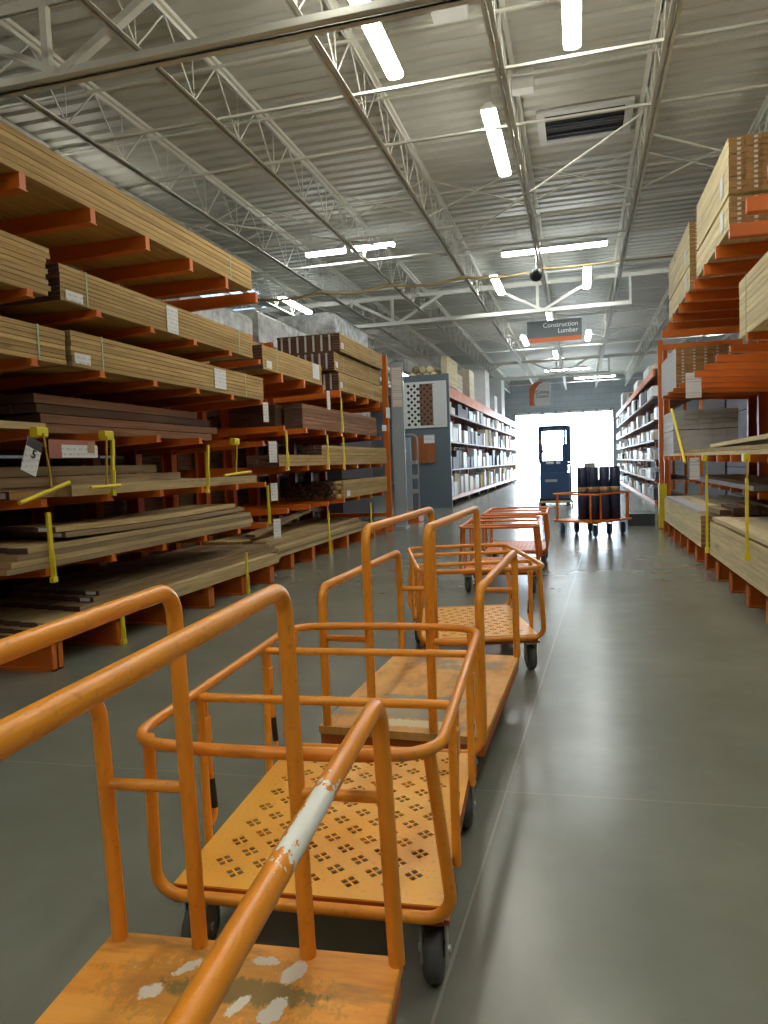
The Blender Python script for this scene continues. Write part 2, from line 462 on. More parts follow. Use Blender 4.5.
# ---- roof steel: joists run down the store, girders cross it
def joist(x):
    mb = MB(); zt, zb = 6.70, 5.95
    for s in (-1, 1):
        mb.box(x+s*.012-(.045 if s<0 else 0), x+s*.012+(.045 if s>0 else 0), YB, YF, zb, zb+.008)
        mb.box(x+s*.012-(.006 if s<0 else 0), x+s*.012+(.006 if s>0 else 0), YB, YF, zb, zb+.05)
        mb.box(x+s*.012-(.055 if s<0 else 0), x+s*.012+(.055 if s>0 else 0), YB, YF, zt-.008, zt+.045)
        mb.box(x+s*.012-(.006 if s<0 else 0), x+s*.012+(.006 if s>0 else 0), YB, YF, zt-.06, zt)
    y = YB + .3; i = 0
    while y + 1.22 < YF:
        mb.tube([(x, y, zb+.03), (x, y+.61, zt-.03)], .012, 5); mb.tube([(x, y+.61, zt-.03), (x, y+1.22, zb+.03)], .012, 5)
        mb.tube([(x, y, zb+.03), (x, y, zt-.03)], .008, 4)
        y += 1.22
    return mb
JX = [1.03 + 1.85*i for i in range(-9, 5)]
for x in JX:
    struct('joist', joist(x), M['truss'])
def girder(y, x0, x1):
    mb = MB(); zb, zt = 5.6, 6.5
    for s in (-1, 1):
        mb.box(x0, x1, y+s*.02-(.085 if s<0 else 0), y+s*.02+(.085 if s>0 else 0), zb, zb+.014)
        mb.box(x0, x1, y+s*.02-(.012 if s<0 else 0), y+s*.02+(.012 if s>0 else 0), zb, zb+.12)
        mb.box(XL, XR, y+s*.02-(.085 if s<0 else 0), y+s*.02+(.085 if s>0 else 0), zt-.014, zt)
        mb.box(XL, XR, y+s*.02-(.012 if s<0 else 0), y+s*.02+(.012 if s>0 else 0), zt-.12, zt)
    xn = -.95 - 4.3*3
    while xn < x1:
        for d in (-1.5, 1.5):
            if x0 < xn+d < XR:
                v = Vector((d, 0, zt-zb-.1)).normalized(); a = math.atan2(v.z, v.x)
                L = math.hypot(d, zt-zb-.1)
                R_ = Matrix.Translation((xn, y, zb+.06)) @ Matrix.Rotation(-a, 4, 'Y')
                mb.box(0, L, -.045, .045, -.04, .04, M=R_)
        mb.box(xn-.19, xn-.11, y-.04, y+.04, zb+.02, zt-.05)
        xn += 4.3
    mb.box(x1-.06, x1, y-.04, y+.04, zb, zt-.05)
    return mb
struct('roof_girder', girder(6.85, XL, XR), M['truss'])
struct('roof_girder', girder(21.6, XL, 1.45), M['truss'])
struct('roof_girder', girder(38.5, XL, 1.5), M['truss'])
# bridging rods across the joists
for y in (1., 3.4, 8.9, 10.4, 14.3, 15.9, 18.6, 24.5, 27.6, 31., 34.5, 41.8, 45.5):
    struct('bridging_rod', MB().box(XL, XR, y-.02, y+.02, 5.96, 5.985).box(XL, XR, y-.003, y+.003, 5.96, 6.0), M['truss'])
    struct('bridging_rod', MB().box(XL, XR, y-.02, y+.02, 6.62, 6.645), M['truss'])
for y in (13.6, 29.5):
    for i, x in enumerate(JX[:-1]):
        struct('cross_brace', MB().tube([(x, y, 5.98), (x+1.85, y+.02, 6.68)], .014, 5), M['truss'])
        struct('cross_brace', MB().tube([(x, y+.05, 6.68), (x+1.85, y+.03, 5.98)], .014, 5), M['truss'])
for a, b in (((1.03,11.3,5.97),(6.6,16.4,5.97)), ((-2.67,15.8,5.97),(.9,10.6,5.97)), ((-8.2,10.6,5.97),(-2.7,16.2,5.97))):
    struct('wind_brace', MB().tube([a, b], .018, 6), M['truss'])
# yellow gas pipe hung across the joists
pp = []
for i in range(len(JX)-1):
    for j in range(8):
        u = j/8; sag = (.10 if JX[i] < -1.5 else .02)*4*u*(1-u)
        pp.append((JX[i]+1.85*u, 17.9, 5.90 - sag + .0*u))
gp = obj('ceiling_gas_pipe', MB().tube(pp, [.034 if p[0] < -1.6 else .022 for p in pp], 8), M['pipey']); tag(gp, 'yellow pipe sagging across the aisle under the roof joists', 'pipe')

# ---- ceiling lights
def light(x, y, along, L=2.35, z=6.15, label='', grp='white strip lights under the roof'):
    t = thing('strip_light', label, 'ceiling light', (x, y, z), 0 if along == 'y' else PI/2, grp)
    obj('housing', MB().prism_y([(-.045,.12),(.045,.12),(.055,.09),(.102,.045),(.102,.031),(-.102,.031),(-.102,.045),(-.055,.09)], -L/2, L/2), M['housing'], t)
    obj('diffuser', MB().prism_y([(.098,.03),(.098,.0),(.085,-.02),(.04,-.035),(-.04,-.035),(-.085,-.02),(-.098,.0),(-.098,.03)], -L/2+.02, L/2-.02), M['lamp'] if y < 14 else M['lampf'], t)
    for s in (-1, 1):
        obj('hanger', MB().tube([(0, s*L*.36, .12), (0, s*L*.36, ZD-z)], .006, 5), M['steel'], t)
    return t
LV = [  # (X, Y, along, length, label)
 (-2.10, 7.75, 'y', 2.5, 'strip light nearest the camera, crossed by the first roof girder'),
 (.0, 7.85, 'y', 2.4, 'strip light at the very top of the picture, right of the others'),
 (-1.12, 11.4, 'y', 2.3, 'strip light hung beside a joist, left of the dark roof vent'),
 (-.5, 17.3, 'x', 2.35, 'long strip light hung crosswise above the dark camera dome'),
 (-5.38, 15.6, 'x', .92, 'left half of the crosswise pair of short strip lights'),
 (-4.28, 15.55, 'x', .98, 'right half of the crosswise pair of short strip lights'),
 (-7.95, 20.2, 'y', 2.2, 'strip light low above the shrink wrapped goods on the left'),
 (-2.08, 20.2, 'y', 2.1, 'strip light left of the V brace of the second girder'),
 (.26, 20.4, 'y', 2.2, 'strip light right of the V brace of the second girder'),
 (-2.06, 29.8, 'y', 2.3, 'strip light showing just left of the hanging grey aisle sign'),
 (.38, 29.8, 'y', 2.3, 'strip light showing just right of the hanging grey aisle sign'),
 (-.9, 25.6, 'y', 2.2, 'strip light peeping over the top of the grey aisle sign'),
 (-1.0, 34.6, 'y', 2.3, 'strip light below and behind the grey aisle sign'),
 (-.6, 40.5, 'x', 2.35, 'crosswise strip light before the far wall'),
 (.9, 45.2, 'x', 2.35, 'crosswise strip light closest to the far wall'),
]
for x, y, al, L, lb in LV: light(x, y, al, L, 6.15, lb)
# further rows over the neighbouring aisles and behind the camera
for x, y in [(-2.1,-2.5),(1.3,-2.5),(1.3,2.6),(-4.6,1.6),(4.6,3.),(4.6,11.),(4.6,20.),(-8.6,4.),(-8.6,11.),(-12.4,6.),(-12.4,30.),(-9.,28.),(-9.,38.),(5.,30.),(5.,40.),(-5.6,-4.)]:
    light(x, y, 'y', 2.4, 6.15, 'strip light over a neighbouring aisle or behind the camera', 'strip lights over the next aisles')

for i, (x0, x1, y0, y1) in enumerate(((-11.3,-9.3,19.9,20.7),(-11.2,-9.9,22.4,23.1))):
    o = struct('window_%d' % (i+1), MB().cbox(x0, x1, y0, y1, ZD-.03, ZD-.002, .01), M['skylight'])
# ---- roof vent, speaker dome, junction boxes
v = thing('roof_vent', 'dark louvred vent with white frame in the roof deck', 'vent', (.16, 12.35, ZD-.02))
fr = MB()
for a in ((-.72,-.6,-.58,.58),(.6,.72,-.58,.58),(-.6,.6,-.58,-.46),(-.6,.6,.46,.58)): fr.box(a[0],a[1],a[2],a[3],-.05,.0)
obj('frame', fr, M['housing'], v)
obj('grille', MB().box(-.6,.6,-.46,.46,-.02,-.005), M['ventk'], v)
for k in range(1, 5): obj('louvre', MB().box(-.6,.6,-.46+k*.184-.012,-.46+k*.184+.012,-.045,-.021) , M['black'], v)
obj('mullion', MB().box(-.6,.6,-.03,.03,-.05,-.046), M['box_d'], v)
dome = thing('ceiling_camera', 'black round camera dome hanging on a rod above the aisle', 'camera', (-.90, 17.3, 5.62))
obj('dome', MB().lathe([(0,-.15),(.09,-.12),(.14,-.05),(.15,.02),(.13,.1),(.06,.14),(0,.15)], (0,0,0), 'z', 16), M['black'], dome)
obj('rod', MB().tube([(0,0,.14),(0,0,ZD-5.62)], .015, 6), M['truss'], dome)
for (x, y, z, lb) in ((-1.35, 8.6, 6.58, 'white junction box on the roof deck beside the nearest strip light'), (-.72, 10.6, 6.58, 'white junction box on the joist by the strip light near the vent')):
    o = obj('ceiling_junction_box', MB().cbox(-.2,.2,-.1,.1,-.08,.17,.01), M['housing'], None, (x,y,z)); tag(o, lb, 'junction box')

# ---- hanging signs
def text(body, size, mat, parent, loc, align='RIGHT', name='lettering', rot=(PI/2,0,0)):
    cu = bpy.data.curves.new(name, 'FONT'); cu.body = body; cu.size = size; cu.align_x = align; cu.extrude = .003; cu.space_line = .95
    tmp = bpy.data.objects.new('tmp_text', cu); COL.objects.link(tmp)
    dg = bpy.context.evaluated_depsgraph_get(); me = bpy.data.meshes.new_from_object(tmp.evaluated_get(dg))
    bpy.data.objects.remove(tmp); bpy.data.curves.remove(cu)
    o = bpy.data.objects.new(name, me); COL.objects.link(o); me.materials.clear(); me.materials.append(mat)
    o.parent = parent; o.location = loc; o.rotation_euler = rot
    return o
s1 = thing('aisle_sign', 'grey hanging sign reading Construction Lumber over an orange band', 'sign', (-.67, 22.1, 4.83))
obj('board', MB().box(-.78,.78,-.02,.02,.13,.62), M['sign_g'], s1)
obj('orange_band', MB().box(-.74,.78,-.022,.022,0,.13), M['sign_o'], s1)
text('Construction\nLumber', .185, M['sign_w'], s1, (.68,-.028,.42))
for x in (-.6,.6): obj('hanger', MB().tube([(x,0,.62),(x,0,6.62-4.83)], .008, 5), M['steel'], s1)
s2 = thing('cutting_sign', 'white hanging sign with an orange curved left edge before the far wall', 'sign', (-2.05, 40., 4.3))
pts = [(-.28,0),(.54,0),(.54,1.2),(-.05,1.2)] 
arc = [(-.30+.0*k, 0) for k in range(1)]
prof = [(-.33,.0),(.54,.0),(.54,1.25),(.0,1.25)] + [(-.33+.33*(1-math.sin(a)), 1.25-.62*(1-math.cos(a))*1.0) for a in [PI/2*k/6 for k in range(1,6)]] 
prof = [(-.28,.12),(-.2,.0),(.54,.0),(.54,1.22),(.22,1.22),(-.02,1.08),(-.2,.84),(-.28,.5)]
obj('board', MB().prism_y(prof, -.02, .02), M['sign_w'], s2)
prof2 = [(-.54,.0),(-.24,.0),(-.3,.12),(-.3,.5),(-.22,.85),(-.03,1.1),(.22,1.25),(-.2,1.25),(-.42,1.1),(-.54,.9)]
obj('orange_edge', MB().prism_y(prof2, -.018, .018), M['sign_o'], s2)
text('Cutting\nCenter', .235, M['ink'], s2, (.14,-.027,.62), 'CENTER')
for x in (-.3,.4): obj('hanger', MB().tube([(x,0,1.2),(x,0,5.96-4.3)], .01, 5), M['steel'], s2)

# ------------------------------------------------------------------ carts
def caster(parent, x, y, rz=0., r=.084, mat=None):
    cz = r
    f = MB()
    for s in (-1, 1):
        f.box(s*.034-.003, s*.034+.003, -.028, .028, cz-.03, .18)
        f.cyl((s*.030,0,cz), (s*.044,0,cz), .012, 8)
    f.box(-.037,.037,-.032,.032,.176,.184); f.cyl((0,0,.182),(0,0,.19),.03,12); f.box(-.045,.045,-.05,.05,.188,.192)
    o = obj('caster', f, M['fork'], parent, (x,y,0), rz)
    w = MB().lathe([(.02,-.024),(r-.012,-.024),(r-.003,-.018),(r,-.008),(r,.008),(r-.003,.018),(r-.012,.024),(.02,.024)], (0,0,cz), 'x', 24)
    w.cyl((-.028,0,cz),(.028,0,cz),.022,10)
    obj('wheel', w, mat or M['rubber'], o)
    return o

def perforated(hx, hy, p=.08, a=.0165, g=.0065, margin=.03):
    bm = bmesh.new(); R2 = math.sqrt(.5)
    ext = hx + hy + p
    lines = [0, a, a+g, 2*a+g, p]
    offs = p/2 - (a+g/2)
    coords = []; k = -int(ext/p) - 1
    while k*p < ext:
        coords += [(k*p + t) for t in lines[:-1]]; k += 1
    n = len(coords); cache = {}
    def V(i, j):
        if (i, j) not in cache:
            u, w = coords[i], coords[j]
            cache[(i,j)] = bm.verts.new(((u-w)*R2, (u+w)*R2, 0))
        return cache[(i,j)]
    for i in range(n-1):
        for j in range(n-1):
            u = (coords[i]+coords[i+1])/2; w = (coords[j]+coords[j+1])/2
            x, y = (u-w)*R2, (u+w)*R2
            if abs(x) > hx+.09 or abs(y) > hy+.09: continue
            if i % 4 in (0, 2) and j % 4 in (0, 2) :
                bi, bj = i - i % 4, j - j % 4
                cu, cw = coords[bi]+a+g/2, coords[bj]+a+g/2
                if abs((cu-cw)*R2) < hx-margin-.02 and abs((cu+cw)*R2) < hy-margin-.02: continue
            bm.faces.new((V(i,j), V(i+1,j), V(i+1,j+1), V(i,j+1)))
    for co_, no in (((hx,0,0),(1,0,0)),((-hx,0,0),(-1,0,0)),((0,hy,0),(0,1,0)),((0,-hy,0),(0,-1,0))):
        bmesh.ops.bisect_plane(bm, geom=bm.verts[:]+bm.edges[:]+bm.faces[:], plane_co=co_, plane_no=no, clear_outer=True)
    bmesh.ops.dissolve_limit(bm, angle_limit=.01, verts=bm.verts[:], edges=bm.edges[:])
    bmesh.ops.recalc_face_normals(bm, faces=bm.faces)
    r = bmesh.ops.extrude_face_region(bm, geom=bm.faces[:])
    bmesh.ops.translate(bm, vec=(0,0,-.005), verts=[e for e in r['geom'] if isinstance(e, bmesh.types.BMVert)])
    bmesh.ops.recalc_face_normals(bm, faces=bm.faces)
    me = bpy.data.meshes.new('platform'); bm.to_mesh(me); bm.free()
    return me
PERF = None
def basket_cart(label, loc, rz, mat, hx=.378, hy=.50, rx=.402, ry=.655, zr=.719, pz=.255, group=None, wheels=True):
    global PERF
    t = thing('basket_cart', label, 'cart', loc, rz, group)
    if PERF is None: PERF = perforated(hx, hy)
    pm = PERF.copy(); dm_ = M['cart_deck'] if mat is M['cart'] else mat
    pm.materials.clear(); pm.materials.append(dm_)
    o = link('platform', pm, None, t, (0,0,pz))
    if not pm.materials: pm.materials.append(mat)
    f = MB()   # angle frame under the sheet
    for s in (-1, 1):
        f.box(s*(hx-.02)-.02, s*(hx-.02)+.02, -hy, hy, pz-.055, pz-.006)
        f.box(-hx+.04, hx-.04, s*(hy-.02)-.02, s*(hy-.02)+.02, pz-.055, pz-.006)
        f.box(-hx+.04, hx-.04, s*.2-.02, s*.2+.02, pz-.05, pz-.008)
    for sx in (-1,1):
        for sy in (-1,1): f.box(sx*(hx-.035)-.05, sx*(hx-.035)+.05, sy*(hy-.08)-.06, sy*(hy-.08)+.06, pz-.063, pz-.05)
    obj('platform_frame', f, M['rackpost'], t)
    ring = fillet([(-rx,-ry,zr),(rx,-ry,zr),(rx,ry,zr),(-rx,ry,zr)], .11, 6, True)
    ring = [Vector((p.x, p.y - .018*(1-(p.x/rx)**2)*(1 if p.y < -ry*.8 else -1 if p.y > ry*.8 else 0), p.z)) for p in ring]
    full = []
    for i, p in enumerate(ring):
        q = ring[(i+1) % len(ring)]; full.append(p)
        if (q-p).length > .3:
            for k in range(1, 6):
                w = p.lerp(q, k/6); w.y -= .018*(1-(w.x/rx)**2)*(1 if abs(w.y)>ry*.8 and w.y<0 else -1 if abs(w.y)>ry*.8 else 0); full.append(w)
    obj('top_rail', MB().tube(full, .0155, 10, 0, True), M['cart_worn'] if mat is M['cart'] else mat, t)
    for s in (-1, 1):     # end hoops: under the platform edge and up the outside to the rail
        pth = fillet([(-rx+.03, s*(ry-.06), zr-.006), (-hx-.035, s*(hy+.03), pz-.015), (hx+.035, s*(hy+.03), pz-.015), (rx-.03, s*(ry-.06), zr-.006)], .07, 6)
        obj('end_hoop', MB().tube(pth, .0165, 10), mat, t)
    for y in (-.26, .30):
        pth = fillet([(-hx-.012, y*.95, pz-.03), (-rx+.012, y, zr-.012), (rx-.012, y, zr-.012), (hx+.012, y*.95, pz-.03)], .012, 2)
        obj('cross_hoop', MB().tube(pth, .0135, 10), mat, t)
        for s in (-1, 1):   # drop latch beside each leg
            m = MB().tube(fillet([(s*(rx-.005), y+.045, zr-.012), (s*(rx-.012), y+.05, zr-.3), (s*(rx-.02), y+.05, pz+.06), (s*(hx+.01), y+.03, pz+.03)], .03, 4), .0095, 8)
            m.box(s*(rx-.008)-.012, s*(rx-.008)+.012, y+.0, y+.055, zr-.17, zr-.09)
            m.tube([(s*(rx-.0125), y+.05, zr-.29), (s*(rx-.0195), y+.05, pz+.08)], .0115, 8, 1)
            obj('latch', m, [mat, M['black']], t)
    for sx in (-1, 1):
        for sy in (-1, 1):
            caster(t, sx*(hx-.035), sy*(hy-.08), .25*sx*(1 if sy>0 else .2), mat=M['rubber'])
    return t

def hoop_cart(label, loc, rz, bedmat, offs=(.350,.137), hy=.655, hx=.372, zl=.87, zh=1.128, scuff=False, group=None, lean=0.):
    t = thing('lumber_cart', label, 'cart', loc, rz, group)
    pz = .25
    obj('bed', MB().cbox(-hx, hx, -hy, hy, pz-.035, pz, .004), bedmat, t)
    f = MB()
    for s in (-1,1):
        f.box(s*(hx-.03)-.025, s*(hx-.03)+.025, -hy+.01, hy-.01, pz-.085, pz-.036)
        f.box(-hx+.055, hx-.055, s*(hy-.035)-.025, s*(hy-.035)+.025, pz-.085, pz-.036)
    for sx in (-1,1):
        for sy in (-1,1): f.box(sx*(hx-.1)-.05, sx*(hx-.1)+.05, sy*(hy-.14)-.06, sy*(hy-.14)+.06, pz-.058, pz-.037)
    obj('bed_frame', f, M['rackpost'], t)
    py = hy - .022
    for x, z, hi in ((-offs[0], zl, 0), (-offs[1], zh, 1), (offs[1], zh, 1), (offs[0], zl, 0)):
        x += .012; xt_ = x - lean
        pth = fillet([(x,-py,pz), (xt_,-py,z), (xt_,py,z), (x,py,pz)], .065, 8)
        full = []
        for a, b in zip(pth, pth[1:]):
            full.append(a)
            if (b-a).length > .2:
                for k in range(1, 8): full.append(a.lerp(b, k/8))
        full.append(pth[-1])
        if scuff and x > .2: obj('hoop_rail', MB().tube(full, .0195, 14), M['scuff'], t, label='orange rail with a long white paint scuff')
        else: obj('hoop_rail', MB().tube(full, .0195, 14), M['cart'], t)
        fl = MB()
    for s in (-1, 1):
        for y in (-py, py):
            obj('tie_bar', MB().tube([(s*offs[0]+.012-lean*.45, y, .645), (s*offs[1]+.012-lean*.45, y, .645)], .0145, 10), M['cart'], t)
    for sx in (-1, 1):
        for sy in (-1, 1): caster(t, sx*(hx-.1), sy*(hy-.14), .2*sx)
    return t
A1 = math.radians(4.5)
c1y = 1.535 - .655*math.cos(A1)
hoop_cart('orange hoop railed lumber cart in front, its lower right rail scraped white', (-.79+.60*math.sin(A1), c1y+.006, 0), A1, M['bed'], scuff=True, lean=.02, group='row of carts down the aisle')
basket_cart('orange basket cart with perforated deck directly behind the scraped hoop cart', (-.776, 2.25, 0), math.radians(3.5), M['cart'], group='row of carts down the aisle')
hoop_cart('orange hoop railed cart with a stained plywood bed between the two basket carts', (-.762, 3.62, 0), math.radians(-1.6), M['bed2'], group='row of carts down the aisle')
basket_cart('orange basket cart standing skewed behind the plywood bedded cart', (-.795, 5.17, 0), math.radians(16.5), M['cart'], group='row of carts down the aisle')
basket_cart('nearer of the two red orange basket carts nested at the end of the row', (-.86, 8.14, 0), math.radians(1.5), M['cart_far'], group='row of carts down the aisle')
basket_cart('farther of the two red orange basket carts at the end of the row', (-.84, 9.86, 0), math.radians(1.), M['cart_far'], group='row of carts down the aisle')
# far cart turned crosswise, with its own load
def far_cart():
    t = thing('platform_cart', 'orange cart turned crosswise at the aisle end, carrying dark rolls', 'cart', (.19, 13.72, 0), math.radians(-38))
    hx, hy, pz, zr = .46, .50, .285, .76
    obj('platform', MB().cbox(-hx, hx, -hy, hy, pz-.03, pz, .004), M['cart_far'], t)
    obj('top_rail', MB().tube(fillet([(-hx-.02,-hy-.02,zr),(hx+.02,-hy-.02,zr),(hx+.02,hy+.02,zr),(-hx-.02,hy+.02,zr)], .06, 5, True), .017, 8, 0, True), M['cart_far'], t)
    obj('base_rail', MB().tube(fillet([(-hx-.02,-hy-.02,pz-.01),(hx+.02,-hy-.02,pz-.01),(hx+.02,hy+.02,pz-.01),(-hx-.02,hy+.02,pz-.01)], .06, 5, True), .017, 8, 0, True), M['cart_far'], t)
    for x, y in ((-hx-.02,-hy+.1),(hx+.02,-hy+.1),(-hx-.02,hy-.1),(hx+.02,hy-.1),(-hx+.1,-hy-.02),(hx-.1,-hy-.02),(-hx+.1,hy+.02),(hx-.1,hy+.02)):
        obj('post', MB().tube([(x,y,pz-.01),(x,y,zr)], .015, 8), M['cart_far'], t)
    for x, y in ((-hx+.1,-hy+.1),(hx-.1,-hy+.1),(-hx+.1,hy-.1),(hx-.1,hy-.1),(-hx+.1,0),(hx-.1,0)):
        c = caster(t, x, y, .9, r=.084, mat=M['blueblack'])
        c.scale = (1.25,1.25,1.33)
    return t
far_cart()
for i, (x, y, lb) in enumerate(((.025,13.68,'leftmost'),(.215,13.62,'second from left'),(.405,13.66,'second from right'),(.59,13.72,'rightmost'))):
    t = thing('dark_roll', lb+' of the upright dark navy rolls standing on the crosswise cart', 'roll', (x, y, .287), 0, 'dark rolls on the crosswise cart')
    r = .091
    obj('roll', MB().lathe([(0,0),(r,0),(r,.48),(r-.004,.485),(r-.004,.495)], (0,0,0), 'z', 18).lathe([(r-.004,.585),(r,.59),(r,.94),(r-.03,.945),(0,.945)], (0,0,0), 'z', 18), M['darkroll'], t)
    obj('paper_band', MB().lathe([(r-.01,.494),(r-.001,.494),(r-.001,.586),(r-.01,.586)], (0,0,0), 'z', 18), M['tan'], t)
o = obj('carton', MB().box(-.13,.13,-.1,.1,0,.70), M['tan'], None, (.42,13.95,.287), 0.); tag(o, 'tan carton standing behind the dark rolls on the crosswise cart', 'box')
o = obj('carton', MB().box(-.1,.1,-.1,.1,0,1.02), M['box_g'], None, (.16,13.98,.287), 0.); tag(o, 'grey carton tucked behind the dark rolls on the crosswise cart', 'box')

# ------------------------------------------------------------------ forklift and pallets at the aisle end
fk = thing('forklift', 'dark blue stand-up forklift before the bright open door', 'forklift', (-.78, 23.6, 0))
b = MB(); b.cbox(-.44,.44,-.75,.35,.12,.98,.05); obj('body', b, M['blueblack'], fk)
obj('chassis', MB().cbox(-.47,.47,-.8,.5,.05,.2,.02), M['black'], fk)
obj('console', MB().cbox(-.42,.40,-.55,.25,.97,1.36,.05), M['blueblack'], fk)
obj('mast', MB().box(.27,.33,.36,.46,.05,2.45).box(.43,.49,.36,.46,.05,2.45).box(-.49,-.43,.36,.46,.05,2.45).box(-.49,.49,.37,.45,2.37,2.45).box(-.49,.49,.37,.45,1.2,1.28), M['blueblack'], fk)
obj('side_tower', MB().cbox(.24,.46,-.5,.3,1.3,1.85,.03), M['blueblack'], fk)
g = MB()
for x in (-.42, .42): g.tube([(x,-.5,1.3),(x,-.5,2.4)], .06, 8)
for y in (-.5,-.2,.1,.36): g.tube([(-.42,y,2.4),(.42,y,2.4)], .035, 8)
g.tube([(-.42,-.5,2.4),(-.42,.4,2.4)], .03, 8); g.tube([(.42,-.5,2.4),(.42,.4,2.4)], .03, 8); g.tube([(-.42,-.5,2.3),(.42,-.5,2.3)], .035, 8)
obj('overhead_guard', g, M['blueblack'], fk)
obj('maker_plate', MB().box(-.28,.08,-.765,-.752,.70,.78), M['box_g'], fk, label='small pale plate')
obj('control_panel', MB().box(-.25,-.02,-.575,-.552,1.25,1.33).box(.05,.18,-.575,-.552,1.25,1.33), M['white'], fk)
obj('red_strap', MB().tube([(-.40,-.54,2.05),(-.36,-.56,1.7),(-.25,-.57,1.4)], .03, 6), M['redtag'], fk)
for x, y in ((-.38,-.6),(.38,-.6),(-.38,.35),(.38,.35)):
    obj('wheel', MB().lathe([(.02,-.05),(.09,-.05),(.1,-.03),(.1,.03),(.09,.05),(.02,.05)], (x,y,.1), 'x', 16), M['black'], fk)
for s in (-1, 1): obj('fork', MB().box(s*.2-.05, s*.2+.05, .46, 1.5, .1, .15), M['black'], fk)
def pallet(label, loc, rz, sx, sy, mat, n=6, h=.14, cat='pallet'):
    t = thing('pallet', label, cat, loc, rz)
    for i in range(n):
        y = -sy/2 + (sy-.09)*i/(n-1); obj('slat', MB().box(-sx/2, sx/2, y, y+.09, h-.022, h), mat, t)
    for x in (-sx/2, -.02, sx/2-.04): obj('runner', MB().box(x, x+.04, -sy/2, sy/2, 0, h-.0225), mat, t)
    return t
pallet('tan wooden pallet lying in front of the forklift', (-.72, 22.2, 0), .02, 1.0, .8, M['woodl'])
pl = thing('platform_step', 'low charcoal plastic platform on the floor by the right rack end', 'platform', (1.15, 15.72, 0))
obj('deck', MB().cbox(-.27,.27,-.4,.4,.2,.24,.012), M['darkpallet'], pl)
obj('skirt', MB().cbox(-.26,.26,-.39,.39,0,.1995,.01), M['darkpallet'], pl)

# ------------------------------------------------------------------ lumber
def pack(name, label, cat, x0, x1, y0, y1, z0, z1, rows, cols, mat, mend, straps=(), tags=(), group=None, strapm='strap', jit=.004, endj=.012, full=False, front=-1, bandy=.018):
    """a strapped pack: every board of the face course its own part; front = side (-1: faces +X, +1: faces -X)"""
    cx, cy = (x0+x1)/2, (y0+y1)/2; z0 += .0015
    t = thing(name, label, cat, (cx, cy, z0), 0, group)
    h = (z1-z0)/rows; w = (x1-x0)/cols
    faceX = x1 if front < 0 else x0
    lay = []
    for r in range(rows):
        cs = range(cols) if (full or r == rows-1) else [cols-1 if front < 0 else 0]
        for c in cs:
            a, b = x0+c*w, x0+(c+1)*w
            dx = rnd.uniform(-jit, 0); e0, e1 = rnd.uniform(0, endj), rnd.uniform(-endj, 0)
            onface = (c == (cols-1 if front < 0 else 0))
            if onface:
                if front < 0: b += dx
                else: a -= dx
            mb = MB().box(a-cx+.0012, b-cx-.0012, y0-cy+e0, y1-cy+e1, r*h+(.0 if r==0 else .002), (r+1)*h-.0025, 0, 1)
            obj('board', mb, [mat, mend], t)
    if not full and cols > 1 and rows > 1:
        a, b = (x0, x1-w) if front < 0 else (x0+w, x1)
        obj('inner_board', MB().box(a-cx+.003, b-cx-.003, y0-cy+.02, y1-cy-.02, .001, (rows-1)*h-.001, 0, 1), [mat, mend], t)
    for y in straps:
        obj('strap', MB().band(x0-cx, x1-cx, .004, z1-z0, y-cy, bandy, .003), M[strapm], t)
    for (y, z, wy, hz) in tags:
        if front < 0: mb = MB().box(0, .003, -wy/2, wy/2, -hz/2, hz/2)
        else: mb = MB().box(-.003, 0, -wy/2, wy/2, -hz/2, hz/2)
        obj('paper_tag', mb, M['print'], t, (faceX-cx+(.003 if front<0 else -.003), y-cy, z-z0), label='white paper tag')
    return t

def loose(name, label, cat, cx, cy, z, w, L, th, rz, mat, mend, group, bow=0., pitch=0., tagend=False):
    """one loose board, optionally bowed upward at its ends"""
    n = 9 if bow else 1; mb = MB(); vs = []; fs = []; mi = []
    for i in range(n+1):
        y = -L/2 + L*i/n; dz = bow*((2*y/L)**2) + pitch*y
        vs += [(-w/2,y,dz),(w/2,y,dz),(w/2,y,th+dz),(-w/2,y,th+dz)]
    for i in range(n):
        a = i*4; b = a+4
        for k in range(4):
            q = (k+1)%4; fs.append((a+k,a+q,b+q,b+k)); mi.append(0)
    fs += [(0,1,2,3),(n*4+3,n*4+2,n*4+1,n*4)]; mi += [1,1]
    mb.add(vs, fs, mi)
    o = obj(name, mb, [mat, mend], None, (cx,cy,z+.001), rz); tag(o, label, cat, group)
    if tagend: obj('end_tag', MB().box(-w*.3,w*.3,-L/2-.003,-L/2-.0005,th*.15+bow,th*.85+bow), M['white'], o, label='white end tag')
    return o

ORD = ['lowest','second','third','fourth','fifth','sixth','seventh','eighth','ninth','tenth','eleventh','twelfth','thirteenth','fourteenth']

# ------------------------------------------------------------------ cantilever racks
def arm_mb(xc, xt, top, hc, ht, w=.06, lip=True):
    """arm from column face xc to tip xt, flat top, tapering below; small raised lip at the tip"""
    s = 1 if xt > xc else -1
    pr = [(xc, top), (xt, top), (xt, top-ht), (xc, top-hc)]
    if s < 0: pr = pr[::-1]
    mb = MB().prism_y(pr, -w/2, w/2)
    fl = [(xc, top-hc), (xt, top-ht), (xt, top-ht-.008), (xc, top-hc-.008)]
    if s < 0: fl = fl[::-1]
    mb.prism_y(fl, -w/2-.018, w/2+.018)
    return mb
def ibeam(x, y, z0, z1, d=.16, w=.12):
    mb = MB()
    mb.box(x-d/2, x-d/2+.014, y-w/2, y+w/2, z0, z1); mb.box(x+d/2-.014, x+d/2, y-w/2, y+w/2, z0, z1)
    mb.box(x-d/2, x+d/2, y-.006, y+.006, z0, z1)
    return mb
